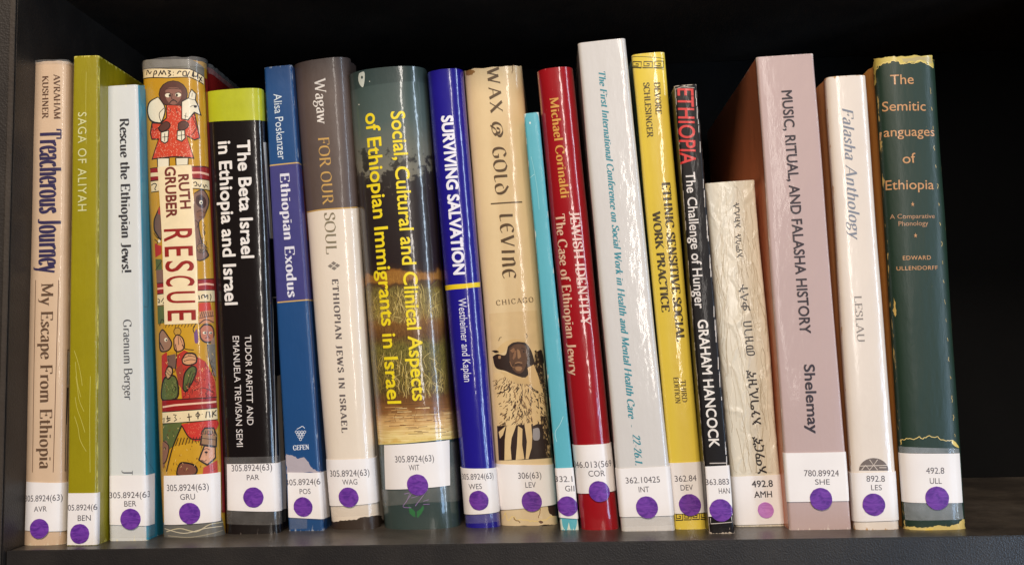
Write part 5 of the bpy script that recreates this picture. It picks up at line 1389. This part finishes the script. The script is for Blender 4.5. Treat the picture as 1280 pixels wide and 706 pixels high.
# ---- 18 pale cream glossy
m = cover_mat('cream_gloss_jacket', (224, 212, 200), rough=0.28, coat=0.9, coat_rough=0.14, side=(206, 158, 104), bump=0.25, bscale=160, stain=0.08, wear=(190, 150, 104), wear_amt=0.4)
b = B(HB, 'pale cream glossy book with faded grey-blue italic title, left of the dark green one', (1031, 97), (1080.5, 93), (1067, 661.6), (1123, 661.4),
      bulge=0.0045, p=3.4, mat=m, hard=True, seed=18, groove=0.0003)
b.text('Falasha Anthology', (1052.4, 134), (1062.6, 297), 13.6, (124, 130, 142), italic=0.2, serif=dict(thick=0.125, thin=0.05, serif=0.05))
b.text('LESLAU', (1067.6, 369), (1071.6, 427.6), 9.2, (138, 130, 124), name='author_lettering', serif=dict(thick=0.12, thin=0.05, serif=0.08))
lg = [((110, 98, 92), 'poly', [(1092 + 18.4 * math.cos(math.pi * k / 12), 587.6 - 15.6 * math.sin(math.pi * k / 12)) for k in range(13)])]
LW = (214, 200, 186)
lg += [(LW, 'line', [(1074, 582), (1110, 581)], .9), (LW, 'line', [(1077, 587), (1082, 581), (1087, 587), (1092, 581), (1097, 587)], .9), (LW, 'line', [(1099, 584), (1108, 584)], .9), (LW, 'line', [(1087, 574), (1092, 581), (1097, 574)], .8)]
art(b, 'half_round_emblem', lg)
b.sticker([(1059.6, 588.6), (1120, 587.6), (1122.6, 649), (1065, 649.6)], [('892.8', 1083, 1105.8, 601.4, 7.4, 0, 0), ('LES', 1088.8, 1102, 612, 6.6, 0, 0)], (1092, 630), 13.4)

# ---- 19 dark green, chipped
m = cover_mat('dark_green_jacket', (18, 44, 30), rough=0.5, coat=0.25, coat_rough=0.25, side=(196, 138, 70), bump=0.25, bscale=240, stain=0.15, wear=(190, 158, 88), wear_amt=0.6)
b = B(HB, 'dark green hardcover with peach lettering and chipped yellowed edges, rightmost book on the shelf', (1092.5, 75), (1166.5, 70.5), (1129, 660), (1206, 659),
      bulge=0.0065, p=2.9, mat=m, jacket=cover_mat('ochre_cloth', (150, 116, 50), coat=0, rough=0.7), seed=19, groove=0.0008, jag=0.0012)
YC = (196, 176, 92); YC2 = (206, 184, 110)
A7 = T(1080, 60, 7.06)
art(b, 'chipped_head', [(YC, 'poly', A7([(84, 100), (200, 84), (360, 80), (600, 66), (612, 180), (560, 140), (500, 118), (450, 132), (390, 130), (330, 142), (300, 118), (240, 116), (230, 136), (160, 138), (124, 160), (110, 200), (104, 330), (96, 340), (90, 200)])),
    ((176, 160, 110), 'poly', A7([(330, 96), (590, 80), (600, 140), (560, 128), (500, 106), (440, 122), (340, 128)])), ((226, 200, 120), 'curve', A7([(116, 190), (130, 156), (170, 136), (232, 134), (246, 114), (300, 118), (322, 146), (390, 132), (450, 134), (486, 112), (520, 130), (580, 150), (612, 180)]), .9)])
A8 = T(1110, 540, 5.43)
art(b, 'chipped_foot', [(YC2, 'poly', A8([(112, 590), (124, 640), (180, 636), (240, 646), (290, 640), (360, 632), (420, 640), (480, 620), (520, 590), (526, 660), (460, 668), (360, 664), (250, 684), (180, 664), (116, 652)])),
    ((222, 192, 90), 'blob', A8([(246, 660), (270, 650), (310, 648), (290, 668), (262, 690), (244, 684)])), ((222, 196, 120), 'curve', A8([(84, 50), (130, 42), (180, 46), (216, 30), (240, 44), (280, 22), (330, 30), (372, 50), (430, 54)]), .9),
    ((216, 190, 100), 'blob', A8([(430, 50), (452, 60), (476, 92), (480, 106), (452, 92), (434, 74)])), ((206, 176, 90), 'poly', A8([(84, 50), (92, 52), (92, 82), (84, 80)]))])
random.seed(77)
art(b, 'chipped_edge', [((196, 164, 92), 'poly', [(1116.4, 372), (1118.4, 376), (1118.8, 396), (1116.8, 390)]), ((196, 164, 92), 'poly', [(1099.6, 166), (1101.6, 165), (1101.6, 172), (1100, 172)])]
    + [((190, 160, 92), 'line', [(1194 + (y - 560) * 0.07, y), (1194.4 + (y - 556) * 0.07, y + random.uniform(3, 9))], random.uniform(.4, .9)) for y in range(110, 620, 24)])
PE = (192, 142, 96)
for t_, x0, x1, y, H in (('The', 1113, 1142, 106.4, 12), ('Semitic', 1103, 1157, 140, 11.8), ('anguages', 1105, 1168, 171.8, 11.4), ('of', 1128.6, 1145, 204.6, 12), ('Ethiopia', 1107.4, 1167, 238, 11.8)):
    b.text(t_, (x0, y), (x1, y - 1.2), H, PE, horiz=True, bold=0.004 if t_ != 'x' else 0)
b.text('l', (1099.6, 176), (1101.4, 176), 10, PE, horiz=True)
b.text('★', (1138.4, 258), (1143, 258), 5, PE, name='ornament', horiz=True)
b.text('★', (1142, 297), (1146.6, 297), 5, PE, name='ornament', horiz=True)
b.text('A Comparative', (1112.6, 274), (1168, 273), 5.6, (176, 134, 100), horiz=True, name='subtitle_lettering')
b.text('Phonology', (1123.2, 282.6), (1160, 281.8), 5.8, (176, 134, 100), horiz=True, name='subtitle_lettering')
b.text('EDWARD', (1128.6, 325), (1163.4, 324.4), 5, PE, horiz=True, name='author_lettering', bold=0.006, space=1.1)
b.text('ULLENDORFF', (1120.8, 338), (1171.8, 337), 4.8, PE, horiz=True, name='author_lettering', bold=0.006, space=1.1)
b.sticker([(1123.6, 565), (1198.6, 566), (1202.6, 627.6), (1128, 626)], [('492.8', 1157.4, 1180, 591.4, 7.6, 0, 0), ('ULL', 1162, 1176.8, 604, 7, 0, 0)], (1171, 622), 14,
          tape=[(1130, 626), (1202, 628), (1204, 648), (1132, 649)], tape_m=M_TAPE_GREY)
art(b, 'upper_tape', [(M_TAPE_GREY, 'poly', [(1124, 557), (1198, 560), (1198.6, 565.6), (1124, 564.6)])], off=0.0003)

for k in BOOKS: k.root['group'] = 'library books standing on the shelf'

# clear film sleeves that stick out over the head of some jackets
def sleeve(book, extra, depth_z, seed):
    bm = bmesh.new()
    rows = []
    S = [v for v in book.S if book.S[book.nside - 7] <= v <= book.S[-book.nside + 6]]
    SS = []
    for a, c_ in zip(S, S[1:]):
        n = max(1, int((c_ - a) / 0.002))
        SS += [a + (c_ - a) * j / n for j in range(n)]
    SS.append(S[-1])
    for j in range(7):
        f = j / 6
        z0 = book.h - depth_z + (depth_z + extra) * f
        row = []
        for sc in SS:
            nz = noise.noise(Vector((sc * 180, seed, 0)))
            zz = z0 + (nz * 0.0012 - abs(nz) * .001) * f
            off = 0.00045 + f * f * 0.0009 * noise.noise(Vector((sc * 220, z0 * 300, seed)))
            row.append(bm.verts.new(book.surf(sc, zz, max(off, 0.0003))))
        rows.append(row)
    for a, c_ in zip(rows, rows[1:]):
        for i in range(len(a) - 1): bm.faces.new((a[i], a[i + 1], c_[i + 1], c_[i]))
    book.link(bm, 'plastic_sleeve', [M_SLEEVE], smooth=True)
sleeve(BOOKS[3], 0.0016, 0.004, 4)
sleeve(BOOKS[0], 0.0002, 0.002, 2)

# gaps between neighbours (printed for checking only)
for a, c_ in zip(BOOKS, BOOKS[1:]):
    g = []
    for z in (0.0, min(a.h, c_.h)):
        ka = 1 + (a.wt / a.w - 1) * z / a.h; kc = 1 + (c_.wt / c_.w - 1) * z / c_.h
        g.append((c_.x0 + c_.lean * z - c_.w / 2 * kc) - (a.x0 + a.lean * z + a.w / 2 * ka))
    print('gap', BOOKS.index(a) + 1, ['%.2f' % (v * 1000) for v in g], 'Y %.4f h %.3f w %.4f wt %.4f lean %.3f' % (a.Y, a.h, a.w, a.wt, a.lean))
